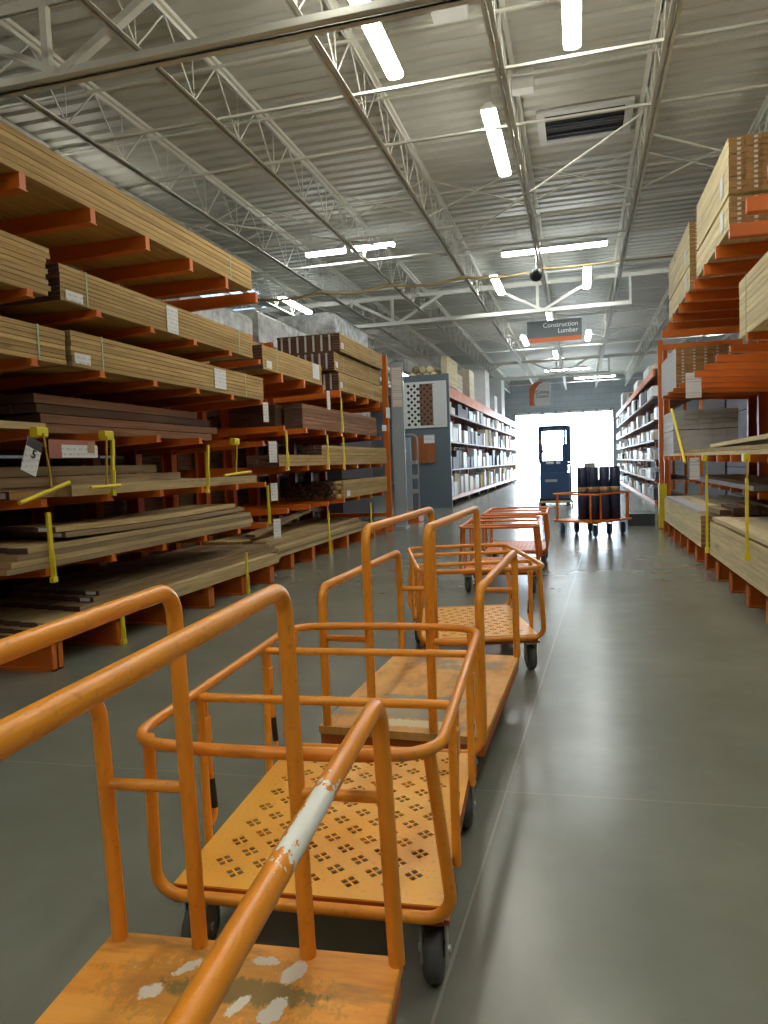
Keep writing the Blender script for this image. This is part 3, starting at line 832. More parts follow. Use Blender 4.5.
def foot_mb(xc, xt, y, top=.21, w=.11):
    mb = MB(); a, b = min(xc,xt), max(xc,xt)
    mb.box(a, b, y-w/2, y+w/2, 0, .014); mb.box(a, b, y-w/2, y+w/2, top-.014, top); mb.box(a, b, y-.007, y+.007, .0, top)
    s = 1 if xt > xc else -1
    mb.box(min(xt, xt-s*.02), max(xt, xt-s*.02), y-w/2, y+w/2, 0, top)
    return mb

def cantilever(name, label, ys, xc, xt, levels, ztop, backx=None, backlevels=(), backht=.06, footx=None, extra_feet=(), lv_ht=None):
    t = thing(name, label, 'rack', (xc, ys[0], 0))
    off = Vector((xc, ys[0], 0))
    def P(n, mb, m):
        o = obj(n, mb, m, t); o.location = -off; return o
    for y in ys:
        P('column', ibeam(xc, y, .0, ztop), M['rackpost'])
        s = 1 if xt > xc else -1
        for z, hc, ht, tip in levels:
            P('arm', (lambda m: m)(move(arm_mb(xc+s*.082, tip if tip is not None else xt, z, hc, ht), y)), M['rack'])
        P('base_foot', foot_mb(xc+s*.082, (footx if footx is not None else xt), y), M['rack'])
        if backx is not None:
            for z in backlevels: P('arm', move(arm_mb(xc-s*.082, backx, z, .12, backht), y), M['rack'])
            P('base_foot', foot_mb(xc-s*.082, backx, y), M['rack'])
    for y in extra_feet: P('base_foot', foot_mb(xc, footx if footx is not None else xt, y), M['rack'])
    for z in (.5, ztop-.35):
        P('brace', MB().box(xc-.02, xc+.02, ys[0]+.061, ys[-1]-.061, z, z+.06), M['rackpost'])
    return t, off
def move(mb, y):
    mb.v = [(a, b+y, c) for a, b, c in mb.v]; return mb

# ---- left near rack
YS1 = [4.39 + .762*k for k in range(-2, 6)]
LV1 = [(.75,.11,.05,None),(1.25,.11,.05,None),(1.75,.11,.05,None),(2.25,.11,.045,None),(2.735,.11,.045,None),(3.535,.14,.11,None)]
r1, off1 = cantilever('cantilever_rack', 'near left orange cantilever rack stacked with tan lumber packs', YS1, -5.05, -3.73, LV1, 3.56, -6.3, (.75,1.25,1.75,2.25,2.735), footx=-3.70, extra_feet=())
def rp(n, mb, m, label=None):
    o = obj(n, mb, m, r1, label=label); o.location = -off1; return o
def stop_post(parent_fn, x, y, z0, z1, lean=0.):
    mb = MB().box(-.010, .010, -.016, .016, 0, z1-z0).box(-.016,.016,-.024,.024,0,.04).box(.012,.022,-.008,.008,.05,(z1-z0)*.45)
    Mx = Matrix.Translation((x, y, z0)) @ Matrix.Rotation(lean, 4, 'X')
    mb.v = [tuple(Mx @ Vector(p)) for p in mb.v]
    parent_fn('stop_post', mb, M['yellow'], 'yellow upright stop')
XS = -3.715
for y, z0, z1, ln in ((YS1[2]+.03,.64,1.15,.03),(YS1[3]+.02,1.235,1.70,-.08),(YS1[5]+.06,1.185,1.68,-.12),(YS1[7]+.03,.73,1.21,0),(YS1[3]+.0,.0,.33,0),(YS1[6]+.05,.0,.47,0)):
    stop_post(rp, XS+(.03 if z0 < .1 else 0), y, z0, z1, ln)
for k, (rope, b0, b1) in {2: (((-3.70,4.39,1.72),(-3.69,4.42,1.45),(-3.69,4.43,1.285)), (-3.70,4.12,1.235), (-3.69,4.62,1.36)),
                          3: (((-3.70,5.11,1.72),(-3.69,5.06,1.32)), (-3.69,4.86,1.31), (-3.69,5.24,1.315)),
                          6: (((-3.70,7.43,1.73),(-3.69,7.35,1.37)), (-3.69,7.08,1.355), (-3.69,7.72,1.385))}.items():
    y = YS1[k]
    rp('tip_cap', MB().cbox(-3.765,-3.70,y-.055,y+.055,1.69,1.765,.012), M['yellow'], 'yellow plastic cap')
    rp('tie_rope', MB().tube(rope, .008, 6), M['ropey'], 'yellow tie rope')
    rp('drop_bar', MB().tube([b0, b1], .016, 8), M['yellow'], 'yellow drop bar')

XF = -3.755
LG = 'strapped lumber packs on the near left rack'
pack('lumber_pack', 'long tan lumber pack lying on top of the near left rack', 'lumber', -4.95, XF+.02, 2.7, 8.10, 3.535, 3.82, 6, 8, M['wood'], M['end_t'], (7.55,), (), LG)
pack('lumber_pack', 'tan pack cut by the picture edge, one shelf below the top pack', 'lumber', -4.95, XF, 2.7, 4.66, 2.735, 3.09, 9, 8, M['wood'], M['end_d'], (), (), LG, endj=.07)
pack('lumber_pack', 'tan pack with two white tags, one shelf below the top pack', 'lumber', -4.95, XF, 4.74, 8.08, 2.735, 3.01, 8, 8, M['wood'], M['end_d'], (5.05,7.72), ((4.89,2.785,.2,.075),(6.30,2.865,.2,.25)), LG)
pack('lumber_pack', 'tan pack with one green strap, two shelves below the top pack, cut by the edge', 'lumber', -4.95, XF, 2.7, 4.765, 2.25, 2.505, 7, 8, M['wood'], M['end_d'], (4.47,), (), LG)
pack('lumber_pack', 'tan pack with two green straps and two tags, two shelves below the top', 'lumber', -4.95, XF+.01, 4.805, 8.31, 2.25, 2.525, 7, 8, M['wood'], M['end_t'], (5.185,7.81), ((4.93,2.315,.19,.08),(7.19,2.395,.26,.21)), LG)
# unseen packs added on the far side of the same rack to block light
for z, h in ((.212,.38),(.75,.35),(1.25,.35),(1.75,.35),(2.25,.33),(2.735,.5)):
    for y0, y1, q in ((2.75,5.5,'near'),(5.6,8.6,'far')):
        pack('lumber_pack', 'unseen dark lumber pack added to block light through the left rack', 'lumber', -6.25, -5.2, y0, y1, z, z+h, 6, 5, M['wooddk'], M['end_d'], (), (), 'packs added on the hidden side of the left rack')
# shelf at 1.75: dark planks set far back, one pale plank at the front
G3 = 'loose planks on the fourth shelf of the near left rack'
loose('plank', 'pale plank at the front of the fourth shelf beside the price cards', 'board', -3.885, 3.6, 1.75, .19, 1.86, .05, 0, M['woodl'], M['end_t'], G3)
for i in range(14):
    c, r = i % 4, i // 4
    y1 = [7.6,7.4,7.2,6.9][r] - .1*c
    x = -4.09 - .22*c
    loose('plank', '%s course, %s row, of dark red brown planks set back on the fourth shelf' % (['bottom','second','third','top'][r], ['front','second','third','rear'][c]), 'board', x, (4.85+y1)/2 - .4*(r==0) , 1.751+r*.075, .2, y1-4.45 + rnd.uniform(-.2,.1), .068, 0, M['woodr'] if r != 2 else M['wooddk'], M['end_d'], G3)
# shelf at 1.25
G2 = 'loose planks on the third shelf of the near left rack'
loose('plank', 'long pale plank along the front edge of the third shelf, near left rack', 'board', -3.84, 6.4, 1.25, .13, 3.30, .085, 0, M['woodl'], M['end_t'], G2)
loose('plank', 'short dark plank with white end tag at the near front of the third shelf', 'board', -4.02, 5.4, 1.25, .15, 2.2, .06, .0, M['wood'], M['end_d'], G2, tagend=True)
for i in range(12):
    c, r = i % 4, i // 4
    x = -4.22 - .2*c
    loose('plank', '%s course, %s row, of brown planks behind the pale plank of the third shelf' % (['bottom','middle','top'][r], ['front','second','third','rear'][c]), 'board', x + .12*(r==2)*0, 5.55 + rnd.uniform(-.1,.1) - .15*r, 1.251+r*.082, .185, 3.4 - .5*r + rnd.uniform(-.1,.1), .075, 0, M['woodg'] if r else M['woodr'], M['end_d'], G2, tagend=(c==0 and r==1))
# shelf at .75: bowed stack
G1 = 'bowed boards on the second shelf of the near left rack'
for r in range(6):
    for c in range(4):
        y0 = 4.0 + (.0,.04,.1,.2,.62,.55)[r] + .05*c
        y1 = (7.75,7.80,7.78,7.74,7.62,7.46)[r] - .03*c
        if r >= 4 and c == 3: continue
        bow = .0 if r < 2 else .012*(r-1)
        loose('plank', '%s course, %s row of the bowed board pile on the left second shelf' % (('lowest','second','third','fourth','fifth','topmost')[r], ('front','second','third','back')[c]), 'board', -3.825 - .02*(r>3) - .2*c - (.03 if r==5 else 0), (y0+y1)/2, .751 + r*.0415 + (.008 if r > 3 else 0) + (.006 if r > 4 else 0), .19, y1-y0, .0385, rnd.uniform(-.001,.001), M['woodl'] if r % 2 else M['woodg'], M['end_d'] if r > 2 else M['end_t'], G1, bow=.0 if r<4 else .02, tagend=(c==0 and r>=4))
# base: wide low pile seen from above
G0 = 'loose boards on the base of the near left rack'
for r in range(6):
    for c in range(6):
        y0 = 4.3 + [.0,.05,.12,.55,.72,.80][r] + .03*c
        y1 = [8.55,8.6,8.5,8.72,8.66,8.5][r] - .02*c
        x = -3.83 - .165*c - (.10 if r > 2 else 0)
        if r > 4 and c == 0: x -= .003
        loose('board', '%s course, %s row, of the wide board pile on the near left rack base' % (ORD[r] if r else 'lowest', ('front','second','third','fourth','fifth','rear')[c]), 'board', x, (y0+y1)/2, .212 + r*.0405, .158, y1-y0, .038, rnd.uniform(-.001,.001), M['woodl'] if r < 3 else M['woodg'], M['end_d'], G0, tagend=(c == 0 and r in (2,4,5)))
# price cards hanging at the first column
pc = thing('price_card', 'tilted white card with a large 5 hung left of the first tie rope', 'price card', (-3.69, 4.30, 1.67), 0)
cardM = Matrix.Rotation(math.radians(-22), 4, 'X')
def card(n, mb, m):
    mb.v = [tuple(cardM @ Vector(p)) for p in mb.v]; return obj(n, mb, m, pc)
card('card', MB().box(0,.003,-.075,.075,-.25,0), M['print'])
card('header', MB().box(.0031,.005,-.075,.075,-.07,0), M['box_d'])
tx = text('5', .085, M['ink'], pc, (0,0,0), 'CENTER', 'digit')
tx.matrix_local = cardM @ Matrix.Translation((.006,.01,-.135)) @ Matrix.Rotation(PI/2,4,'Z') @ Matrix.Rotation(PI/2,4,'X')
pr = thing('price_strip', 'long red and white price strip hung under the fourth shelf arms', 'price card', (-3.678, 4.66, 1.60), 0)
obj('red_card', MB().box(0,.003,-.25,.27,-.06,.075), M['redtag'], pr)
obj('white_card', MB().box(.0035,.0055,-.12,.29,-.055,.04), M['print'], pr)
obj('picture_card', MB().box(.006,.008,.17,.25,-.02,.06), M['tan'], pr)
for (y, z, w, h, lb) in ((8.22,2.10,.09,.24,'curled white tag hanging from the near left rack end below the lowest tan pack'),(8.38,1.62,.14,.26,'pale tag hanging at the near left rack end beside the fourth shelf'),(8.36,1.12,.12,.22,'white tag hanging at the near left rack end beside the third shelf'),(8.40,.66,.13,.24,'white tag hanging at the near left rack end above the base pile')):
    o = obj('shelf_tag', MB().box(-.0015,.0015,-w/2,w/2,-h/2,h/2), M['print'], None, (-3.69, y, z), -.35); tag(o, lb, 'tag', 'white tags at the near left rack end')
# ---- left second rack
YS2 = [9.4 + .84*k for k in range(7)]
LV2 = [(.85,.12,.06,None),(1.44,.12,.06,None),(2.0,.12,.06,None),(2.715,.15,.11,None)]
r2, off2 = cantilever('cantilever_rack', 'second orange cantilever rack on the left, ended by a tall post', YS2, -5.25, -3.95, LV2, 3.62, -6.5, (.85,1.44,2.0,2.715), footx=-3.92, extra_feet=(8.5,))
def rp2(n, mb, m, label=None):
    o = obj(n, mb, m, r2, label=label); o.location = -off2; return o
rp2('end_post', MB().box(-4.04,-3.93,15.0,15.1,0,3.72).box(-4.06,-3.91,14.98,15.12,0,.02), M['rack'])
rp2('end_beam', MB().box(-5.4,-4.04,15.02,15.08,3.48,3.62).box(-5.4,-4.04,15.02,15.08,2.55,2.66).box(-5.4,-4.04,15.02,15.08,.3,.38), M['rack'])
rp2('end_post', MB().box(-5.5,-5.4,15.0,15.1,0,3.72), M['rack'])
for y, z0, z1 in ((9.42,1.38,1.93),(11.11,1.37,1.92),(11.93,1.35,1.91),(11.90,2.0,2.58),(10.93,.0,.70),(13.35,.1,.70)):
    stop_post(rp2, -3.935+(.03 if z0<.2 else 0), y, z0, z1)
LG2 = 'strapped lumber packs on the second left rack'
X2 = -3.97
pack('lumber_pack', 'tan pack with two tags on the top arms of the second left rack', 'lumber', -4.75, X2, 8.82, 11.08, 2.715, 3.03, 8, 6, M['wood'], M['end_d'], (9.3,), ((9.02,2.79,.17,.1),(10.80,2.90,.3,.23)), LG2)
for i, (z0, z1, y0, xl, lb) in enumerate(((2.715,3.025,11.92,-4.9,'lowest'),(3.05,3.36,11.80,-4.95,'middle'),(3.385,3.70,11.97,-5.1,'topmost'))):
    if i:
        for yy in (12.4, 13.3, 14.3):
            o = obj('spacer_stick', MB().box(xl+.02, X2-.03, yy-.03, yy+.03, z0-.022, z0), M['wooddk']); tag(o, '%s spacer stick under the %s of the three stacked packs' % ({12.4:'near',13.3:'middle',14.3:'far'}[yy], lb), 'stick')
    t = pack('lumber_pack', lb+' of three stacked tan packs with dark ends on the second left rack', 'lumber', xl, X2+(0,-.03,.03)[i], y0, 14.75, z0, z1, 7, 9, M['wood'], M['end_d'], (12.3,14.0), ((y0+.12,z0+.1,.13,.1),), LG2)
    for k in range(7):
        x = xl + .07 + k*(X2-xl-.1)/7
        obj('end_label', MB().box(x-(xl+X2)/2-.012, x-(xl+X2)/2+.022, y0-(y0+14.75)/2-.004, y0-(y0+14.75)/2-.0005, .02, z1-z0-.02), M['primed'], t, label='row of pale labels on the dark board ends')
pack('lumber_pack', 'reddish pack on the shelf under the top arms of the second left rack', 'lumber', -4.3, X2-.02, 10.2, 14.3, 2.0, 2.37, 6, 2, M['woodr'], M['end_d'], (), (), LG2)
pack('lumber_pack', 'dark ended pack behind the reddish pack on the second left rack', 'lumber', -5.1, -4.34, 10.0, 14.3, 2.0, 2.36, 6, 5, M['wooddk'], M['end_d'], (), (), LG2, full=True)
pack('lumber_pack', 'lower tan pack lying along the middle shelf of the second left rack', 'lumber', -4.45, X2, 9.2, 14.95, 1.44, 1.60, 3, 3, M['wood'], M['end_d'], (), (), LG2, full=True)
pack('lumber_pack', 'short tan pack stacked on the long one of the middle shelf', 'lumber', -4.35, X2-.01, 10.95, 14.95, 1.604, 1.76, 3, 3, M['wood'], M['end_d'], (), (), LG2, full=True)
# dowels / posts with round ends on the lower shelf: one thing each
for r in range(4):
    for c in range(11):
        if r == 3 and c > 8: continue
        x = -4.068 - .088*c - .044*(r % 2); z = .85 + .043 + r*.0745
        o = obj('round_post', MB().lathe([(0,-1.45),(.036,-1.45),(.042,-1.443),(.042,1.45),(0,1.45)], (0,0,0), 'y', 10), M['wooddk'] if c else M['wood'], None, (x, 13.2+rnd.uniform(-.03,.03)+.12*(c==0), z))
        tag(o, '%s row, %s from the aisle, of dark round posts on the second left rack' % (('lowest','second','third','top')[r], ORD[c] if c else 'first'), 'post', 'round posts on the low shelf')
pack('lumber_pack', 'tan pack on the low shelf at the end of the second left rack', 'lumber', -4.02, X2+.0, 11.95, 14.9, .85, 1.17, 5, 1, M['wood'], M['end_t'], (), ((12.2,.93,.2,.1),), LG2)
G4 = 'long boards on the base of the second left rack'
for r in range(5):
    for c in range(5):
        loose('board', '%s course, %s row, of long boards on the second left rack base' % (ORD[r], ('front','second','third','fourth','rear')[c]), 'board', -4.035-.195*c-.05*r*(r>2), 11.1+.02*r+.01*c, .212+r*.042, .18, 4.4-.03*r, .039, rnd.uniform(-.001,.001), M['woodg'] if r%2 else M['woodl'], M['end_t'], G4)
loose('board', 'single board leaning diagonally across the base pile of the second left rack', 'board', -4.45, 10.6, .60, .14, 3.2, .035, .06, M['woodg'], M['end_d'], G4, pitch=.07)
for z, h in ((.212,.48),(.85,.43),(1.44,.4),(2.0,.5),(2.715,.9)):
    for y0, y1 in ((9.,11.9),(12.,14.9)):
        pack('lumber_pack', 'lumber pack on the hidden side of the second left rack', 'lumber', -6.45, -5.4, y0, y1, z, z+h, 7, 5, M['wooddk'] if z < 2.5 else M['wood'], M['end_d'], (), (), 'packs on the hidden side of the second left rack')
for (y, z, w, h, lb) in ((11.15,2.48,.1,.3,'curled white tag under the top arms of the second left rack'),(14.9,2.5,.2,.22,'white card hanging at the end post under the top arms'),(14.55,2.17,.2,.12,'white tag near the end post on the reddish pack shelf')):
    o = obj('shelf_tag', MB().box(-.0015,.0015,-w/2,w/2,-h/2,h/2), M['print'], None, (-3.90, y, z), -.2); tag(o, lb, 'tag', 'white tags on the second left rack')
# shrink-wrapped goods above the hidden side
def wrapmat():
    t = NT('shrink_wrap'); v = t.coord(); n = t.noise(v, 5., 6, .7); n2 = t.noise(v, 1.7, 3)
    t.base(t.mix(t.ramp(n, [(.35,(0,0,0)),(.65,(1,1,1))]), (.20,.20,.19), (.58,.60,.60))); t.rough(.25); t.bump(n, .6, .03)
    return t.m
M['wrap'] = wrapmat()
def wrapped(label, loc, sx, sy, sz):
    me = MB(); n = 6; vs = []; 
    mb = MB().cbox(-sx/2, sx/2, -sy/2, sy/2, 0, sz, .06)
    o = obj('wrapped_pallet', mb, M['wrap'], None, loc); tag(o, label, 'wrapped goods', 'shrink wrapped goods above the left racks')
    return o
wrapped('low shrink wrapped bale above the three stacked packs, toward the camera', (-5.95, 10.6, 3.619), .95, 2.4, .45)
wrapped('longer shrink wrapped bale above the three stacked packs', (-5.95, 13.4, 3.619), .95, 2.7, .62)
wp = thing('wrapped_stack', 'tall bluish shrink wrapped stack beyond the tall end post of the left rack', 'wrapped goods', (-6.1, 17.3, 0), 0, 'shrink wrapped goods above the left racks')
obj('wrapped_load', MB().cbox(-.75,.75,-1.3,1.3,2.2,4.95,.1), M['wrap'], wp); obj('pallet_base', MB().cbox(-.75,.75,-1.3,1.3,0,2.2,.03), M['box_d'], wp)

# ---- end of the left racks: pale blue board, arched stand
eb = thing('info_board', 'pale blue endcap board with printed notes beside the left end post', 'board', (-3.80, 15.42, 0))
obj('panel', MB().box(-.15,.12,-.02,.02,.06,3.62), M['lblue'], eb)
obj('notice', MB().box(-.12,.10,-.024,-.0205,2.65,3.5), M['print'], eb, label='printed white notice')
obj('foot', MB().box(-.15,.12,-.2,.2,0,.06), M['gmetal'], eb)
st = thing('arched_stand', 'grey arched tube stand before the slate endcap panel', 'stand', (-3.98, 17.2, 0))
obj('arch', MB().tube(fillet([(-.2,0,.25),(-.2,0,2.12),(.18,0,2.12),(.18,0,.25)], .14, 6), .022, 8), M['gmetal'], st)
obj('sheet', MB().box(-.19,.02,-.01,.01,.3,2.05), M['lblue'], st)
for z in (.7,1.05,1.4): obj('tray', MB().cbox(.0,.17,-.08,.1,z,z+.09,.01), M['box_g'], st)
obj('base', MB().cbox(-.24,.22,-.3,.3,0,.26,.02), M['rack'], st, label='orange base')
# slate endcap with lattice samples
ec = thing('endcap_panel', 'tall slate blue endcap with lattice and fence samples', 'display panel', (-4.63, 22.5, 0))
obj('panel', MB().box(-.72,.72,0,.08,0,4.18), M['gpanel'], ec)
lf = MB()
for a in ((-.72,.64,-.03,-.001,2.53,2.60),(-.72,.64,-.03,-.001,3.90,3.97),(-.72,-.62,-.03,-.001,2.6,3.9),(.56,.64,-.03,-.001,2.6,3.9)): lf.box(*a)
obj('lattice_frame', lf, M['latw'], ec)
def lattice(x0, x1, z0, z1, p, w, y):
    mb = MB(); d = z1-z0
    k = x0 - d
    def seg(xa, sgn):
        # 45deg strip clipped to rectangle
        pts = []
        a = xa if sgn > 0 else xa
        lo = max(0, (x0-a)*sgn if sgn > 0 else (a-x1)); hi = min(d, (x1-a) if sgn > 0 else (a-x0))
        if hi-lo < .02: return
        p0 = Vector((a+sgn*lo, y, z0+lo)); p1 = Vector((a+sgn*hi, y, z0+hi)); q = Vector((-sgn,0,1)).normalized()*w/2
        e = Vector((0,.004*(1 if sgn>0 else -1),0))
        mb.add([p0-q+e,p1-q+e,p1+q+e,p0+q+e, p0-q+e+Vector((0,.006,0)),p1-q+e+Vector((0,.006,0)),p1+q+e+Vector((0,.006,0)),p0+q+e+Vector((0,.006,0))], [(0,1,2,3),(7,6,5,4),(0,4,5,1),(1,5,6,2),(2,6,7,3),(3,7,4,0)])
    while k < x1: seg(k, 1); k += p
    k = x0
    while k < x1 + d: seg(k, -1); k += p
    return mb
obj('dark_backing', MB().box(-.62,.56,-.004,-.0005,2.6,3.9), M['latd'], ec)
obj('white_lattice', lattice(-.62,-.22,2.6,3.9,.2,.062,-.018), M['latw'], ec, label='white lattice sample')
obj('brown_lattice', lattice(-.21,.20,2.6,3.9,.2,.075,-.018), M['latb'], ec, label='brown lattice sample')
obj('privacy_lattice', lattice(.21,.56,2.6,3.9,.085,.048,-.018), M['latw'], ec, label='close white lattice sample')
obj('fence_sample', MB().box(-.46,.24,-.03,-.001,1.45,2.25), M['fence'], ec, label='red brown fence sample')
for k in range(6): obj('fence_picket', MB().box(-.45+k*.115,-.45+k*.115+.095,-.05,-.031,1.42,2.28), M['fence'], ec)
obj('sample_card', MB().box(-.11,.23,-.056,-.051,2.04,2.3), M['print'], ec, label='small blue and white card')

# ------------------------------------------------------------------ far bay racks (both sides)
def bay_rack(name, label, xf, xb, ys, shelves, ztop, top_h=.16):
    t = thing(name, label, 'rack', (xf, ys[0], 0)); off = Vector((xf, ys[0], 0))
    def P(n, mb, m): o = obj(n, mb, m, t); o.location = -off; return o
    s = 1 if xb > xf else -1
    for y in ys:
        for x in (xf+s*.35, xb): P('upright', MB().box(x-.045, x+.045, y-.04, y+.04, 0, shelves[-1]-.001), M['rack'])
        for z in (.6,1.8,3.): P('cross_tie', MB().box(min(xf+s*.395,xb-s*.045), max(xf+s*.395,xb-s*.045), y-.015, y+.015, z, z+.04), M['rack'])
    for a, b in zip(ys, ys[1:]):
        for z in shelves:
            h = top_h if z == shelves[-1] else .13 if z == shelves[0] else .05
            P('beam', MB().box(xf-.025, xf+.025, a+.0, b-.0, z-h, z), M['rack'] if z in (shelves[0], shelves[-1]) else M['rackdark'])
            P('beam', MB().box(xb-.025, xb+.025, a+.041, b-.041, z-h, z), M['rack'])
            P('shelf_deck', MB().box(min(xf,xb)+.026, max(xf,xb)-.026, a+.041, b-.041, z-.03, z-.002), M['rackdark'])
    return t
YL = [22.75 + 3.15*k for k in range(9)]
bay_rack('bay_rack', 'long left pallet rack beyond the slate endcap, filled with white cartons', -4.05, -5.25, YL, (.32,1.2,2.1,3.0,3.86), 4.0, .34)
YR = [21.75 + 3.1*k for k in range(8)]
bay_rack('bay_rack', 'long right pallet rack beyond the red post, filled with white cartons', 2.03, 3.23, YR, (.12,.72,1.28,1.84,2.40,3.06,3.82), 3.95, .2)
mats_w = ['box_w','box_w','box_w','box_w','cream','box_g','box_d']
def stock(side, ys, xf, shelves, tops, namefn):
    s = -1 if side == 'left' else 1
    for li, z in enumerate(shelves):
        gap = (shelves[li+1] if li+1 < len(shelves) else z+1.2) - z - (.2 if side == 'right' else .36 if li == 3 else .12)
        for bi, (a, b) in enumerate(zip(ys, ys[1:])):
            if li == len(shelves)-1: continue
            y = a + .08; ki = 0
            n = 3 if side == 'right' else 3
            while y < b - .35:
                w = rnd.uniform(.5, 1.15); w = min(w, b-.06-y)
                h = gap*rnd.uniform(.5, .97); d = rnd.uniform(.35,.37); st_ = rnd.uniform(.0,.12)
                m = rnd.choice(mats_w)
                if side == 'left' and li == 0: m = rnd.choice(['box_w','box_y','box_w','cream'])
                if side == 'left' and li in (1,2) and bi < 2: m = rnd.choice(['box_d','woodr','box_w','box_d','box_w'])
                xa = xf + s*(-.06+st_); xb = xa + s*d
                o = obj('carton', MB().cbox(min(xa,xb), max(xa,xb), 0, w-.05, 0, h, .008), M[m], None, (0, y, z+.001))
                colr = {'box_w':'white','cream':'cream','box_g':'grey','box_d':'dark','box_y':'yellow','woodr':'red brown'}[m]
                tag(o, '%s %s carton on the %s shelf, %s bay, of the far %s rack' % (ORD[ki].replace('lowest','first'), colr, ORD[li], ('nearest','second','third','fourth','fifth','sixth','seventh','eighth')[bi], side), 'box', 'cartons on the far %s rack' % side)
                y += w; ki += 1
stock('left', YL, -4.05, (.32,1.2,2.1,3.0,3.86), None, None)
stock('right', YR, 2.03, (.12,.72,1.28,1.84,2.40,3.06,3.82), None, None)
# tall goods on top of the far left rack
for i, (y, L, h, m, lb) in enumerate(((25.6,1.2,.62,'cream','low cream stack on top of the far left rack, nearest the logs'),(28.6,1.3,1.1,'cream','tall cream stack on top of the far left rack'),(33.6,1.5,1.65,'box_w','tall white stack on top of the far left rack, second from the wall'),(40.6,1.6,2.0,'box_w','tallest white stack on top of the far left rack, by the wall'),(37.0,1.2,.8,'box_w','low white stack on top of the far left rack between the tall ones'))):
    t = thing('top_stack', lb, 'stack', (-4.55, y, 3.862), 0, 'stacks on top of the far left rack')
    n = 4
    for k in range(n): obj('carton', MB().cbox(-.5,.5,-L/2,L/2,k*h/n+.002,(k+1)*h/n-.004,.012), M[m], t)
for i, (y, L, h, m, lb) in enumerate(((22.6,1.3,.16,'cream','flat cream stack on top of the far right rack, nearest the red post'),(25.0,2.0,.35,'box_w','white stack on top of the far right rack, second from the red post'),(29.5,2.,.38,'box_w','white stack on top of the far right rack, third from the red post'),(34.,1.6,.3,'tan','tan stack on top of the far right rack'),(39.,1.6,.75,'box_w','tall white stack on top of the far right rack near the wall'))):
    t = thing('top_stack', lb, 'stack', (2.6, y, 3.822), 0, 'stacks on top of the far right rack')
    n = 2
    for k in range(n): obj('carton', MB().cbox(-.52,.52,-L/2,L/2,k*h/n+.002,(k+1)*h/n-.004,.012), M[m], t)
# logs and pack on top of the endcap
k = 0
for r in range(3):
    for c in range(5-r):
        x = -5.24 + .235*c + .117*r; z = 3.862 + .115 + r*.2
        o = obj('landscape_log', MB().lathe([(0,-1.0),(.095,-1.0),(.11,-.98),(.11,1.0),(0,1.0)], (0,0,0), 'y', 14), [M['woodp'] if k % 3 else M['woodg']], None, (x, 23.75+rnd.uniform(-.05,.05), z))
        tag(o, '%s row, %s from the left, of pale logs on top of the slate endcap rack' % (('lowest','second','top')[r], ('first','second','third','fourth','fifth')[c]), 'log', 'logs above the endcap'); k += 1
pack('lumber_pack', 'cream pack on top of the far left rack beside the logs', 'lumber', -4.2+.02, -3.99, 22.75, 24.8, 3.862, 4.75, 8, 1, M['woodp'], M['end_p'], (), (), None)

# ------------------------------------------------------------------ right near rack
YS3 = [4.10 + .755*k for k in range(14)]
XR0 = 1.44
LV3 = [(.95,.1,.05,1.85),(1.375,.12,.06,None),(2.45,.13,.06,None),(3.505+.105,.14,.12,None)]
r3_, off3 = cantilever('cantilever_rack', 'right orange cantilever rack with pale lumber packs', YS3, 2.90, XR0, LV3, 4.25, 4.3, (1.375,2.45), footx=1.43)
for z, h in ((.212,.95),(1.375,.9),(2.45,1.0)):  # unseen packs, added to keep the background behind the columns dark
    for y0, y1 in ((4.2,7.4),(7.5,10.7),(10.8,14.0)):
        pack('lumber_pack', 'added dark lumber pack for the shade on the hidden side of the right rack', 'lumber', 3.03, 4.25, y0, y1, z, z+h, 9, 5, M['wooddk'], M['end_d'], (), (), 'packs added on the hidden side of the right rack', front=1)
def rp3(n, mb, m, label=None):
    o = obj(n, mb, m, r3_, label=label); o.location = -off3; return o
rp3('end_post', MB().box(1.44,1.52,14.66,14.75,0,3.55).box(1.41,1.55,14.62,14.79,0,.02), M['rack'])
rp3('end_post', MB().box(1.56,1.63,14.9,14.98,0,3.42).box(1.52,1.67,14.86,15.02,0,.02), M['rack'])
rp3('end_beam', MB().box(1.52,2.9,14.67,14.73,3.36,3.46), M['rack'])
rp3('post_guard', MB().box(1.425,1.56,14.58,14.62,.02,.86).box(1.425,1.438,14.62,14.8,.02,.86), M['yellow'], 'yellow guard at the post foot')
for y, z0, z1 in ((YS3[4]-.18,.45,1.17),(YS3[7]-.35,.25,1.15)):
    rp3('stop_post', MB().box(1.385,1.408,y-.018,y+.018,z0,z1).box(1.375,1.42,y-.03,y+.03,z0,z0+.06), M['yellow'], 'yellow upright stop')
    rp3('tie_rope', MB().tube([(1.40,y,z1),(1.405,y+.03,1.33)], .008, 6), M['ropey'], 'yellow tie rope')
for k in (4, 7): rp3('tip_cap', MB().cbox(1.402,1.45,YS3[k]-.055,YS3[k]+.055,1.31,1.385,.012), M['yellow'], 'yellow plastic cap')
rp3('leaning_bar', MB().tube([(1.42,12.45,2.12),(1.40,10.85,1.28)], .022, 8), M['yellow'], 'yellow leaning bar')
LR = 'strapped lumber packs on the right rack'
ZT = 3.612
def ends(t, x0, x1, y0, y1, z0, z1, n):
    for k in range(n):
        x = x0 + (k+.62)*(x1-x0)/n
        rows = 12
        mb = MB()
        obj('end_label', MB().box(x-(x0+x1)/2-.018, x-(x0+x1)/2+.018, y0-(y0+y1)/2-.006, y0-(y0+y1)/2-.001, .02, z1-z0-.02), M['label_strip'], t, label='column of white stencils on the brown board ends')
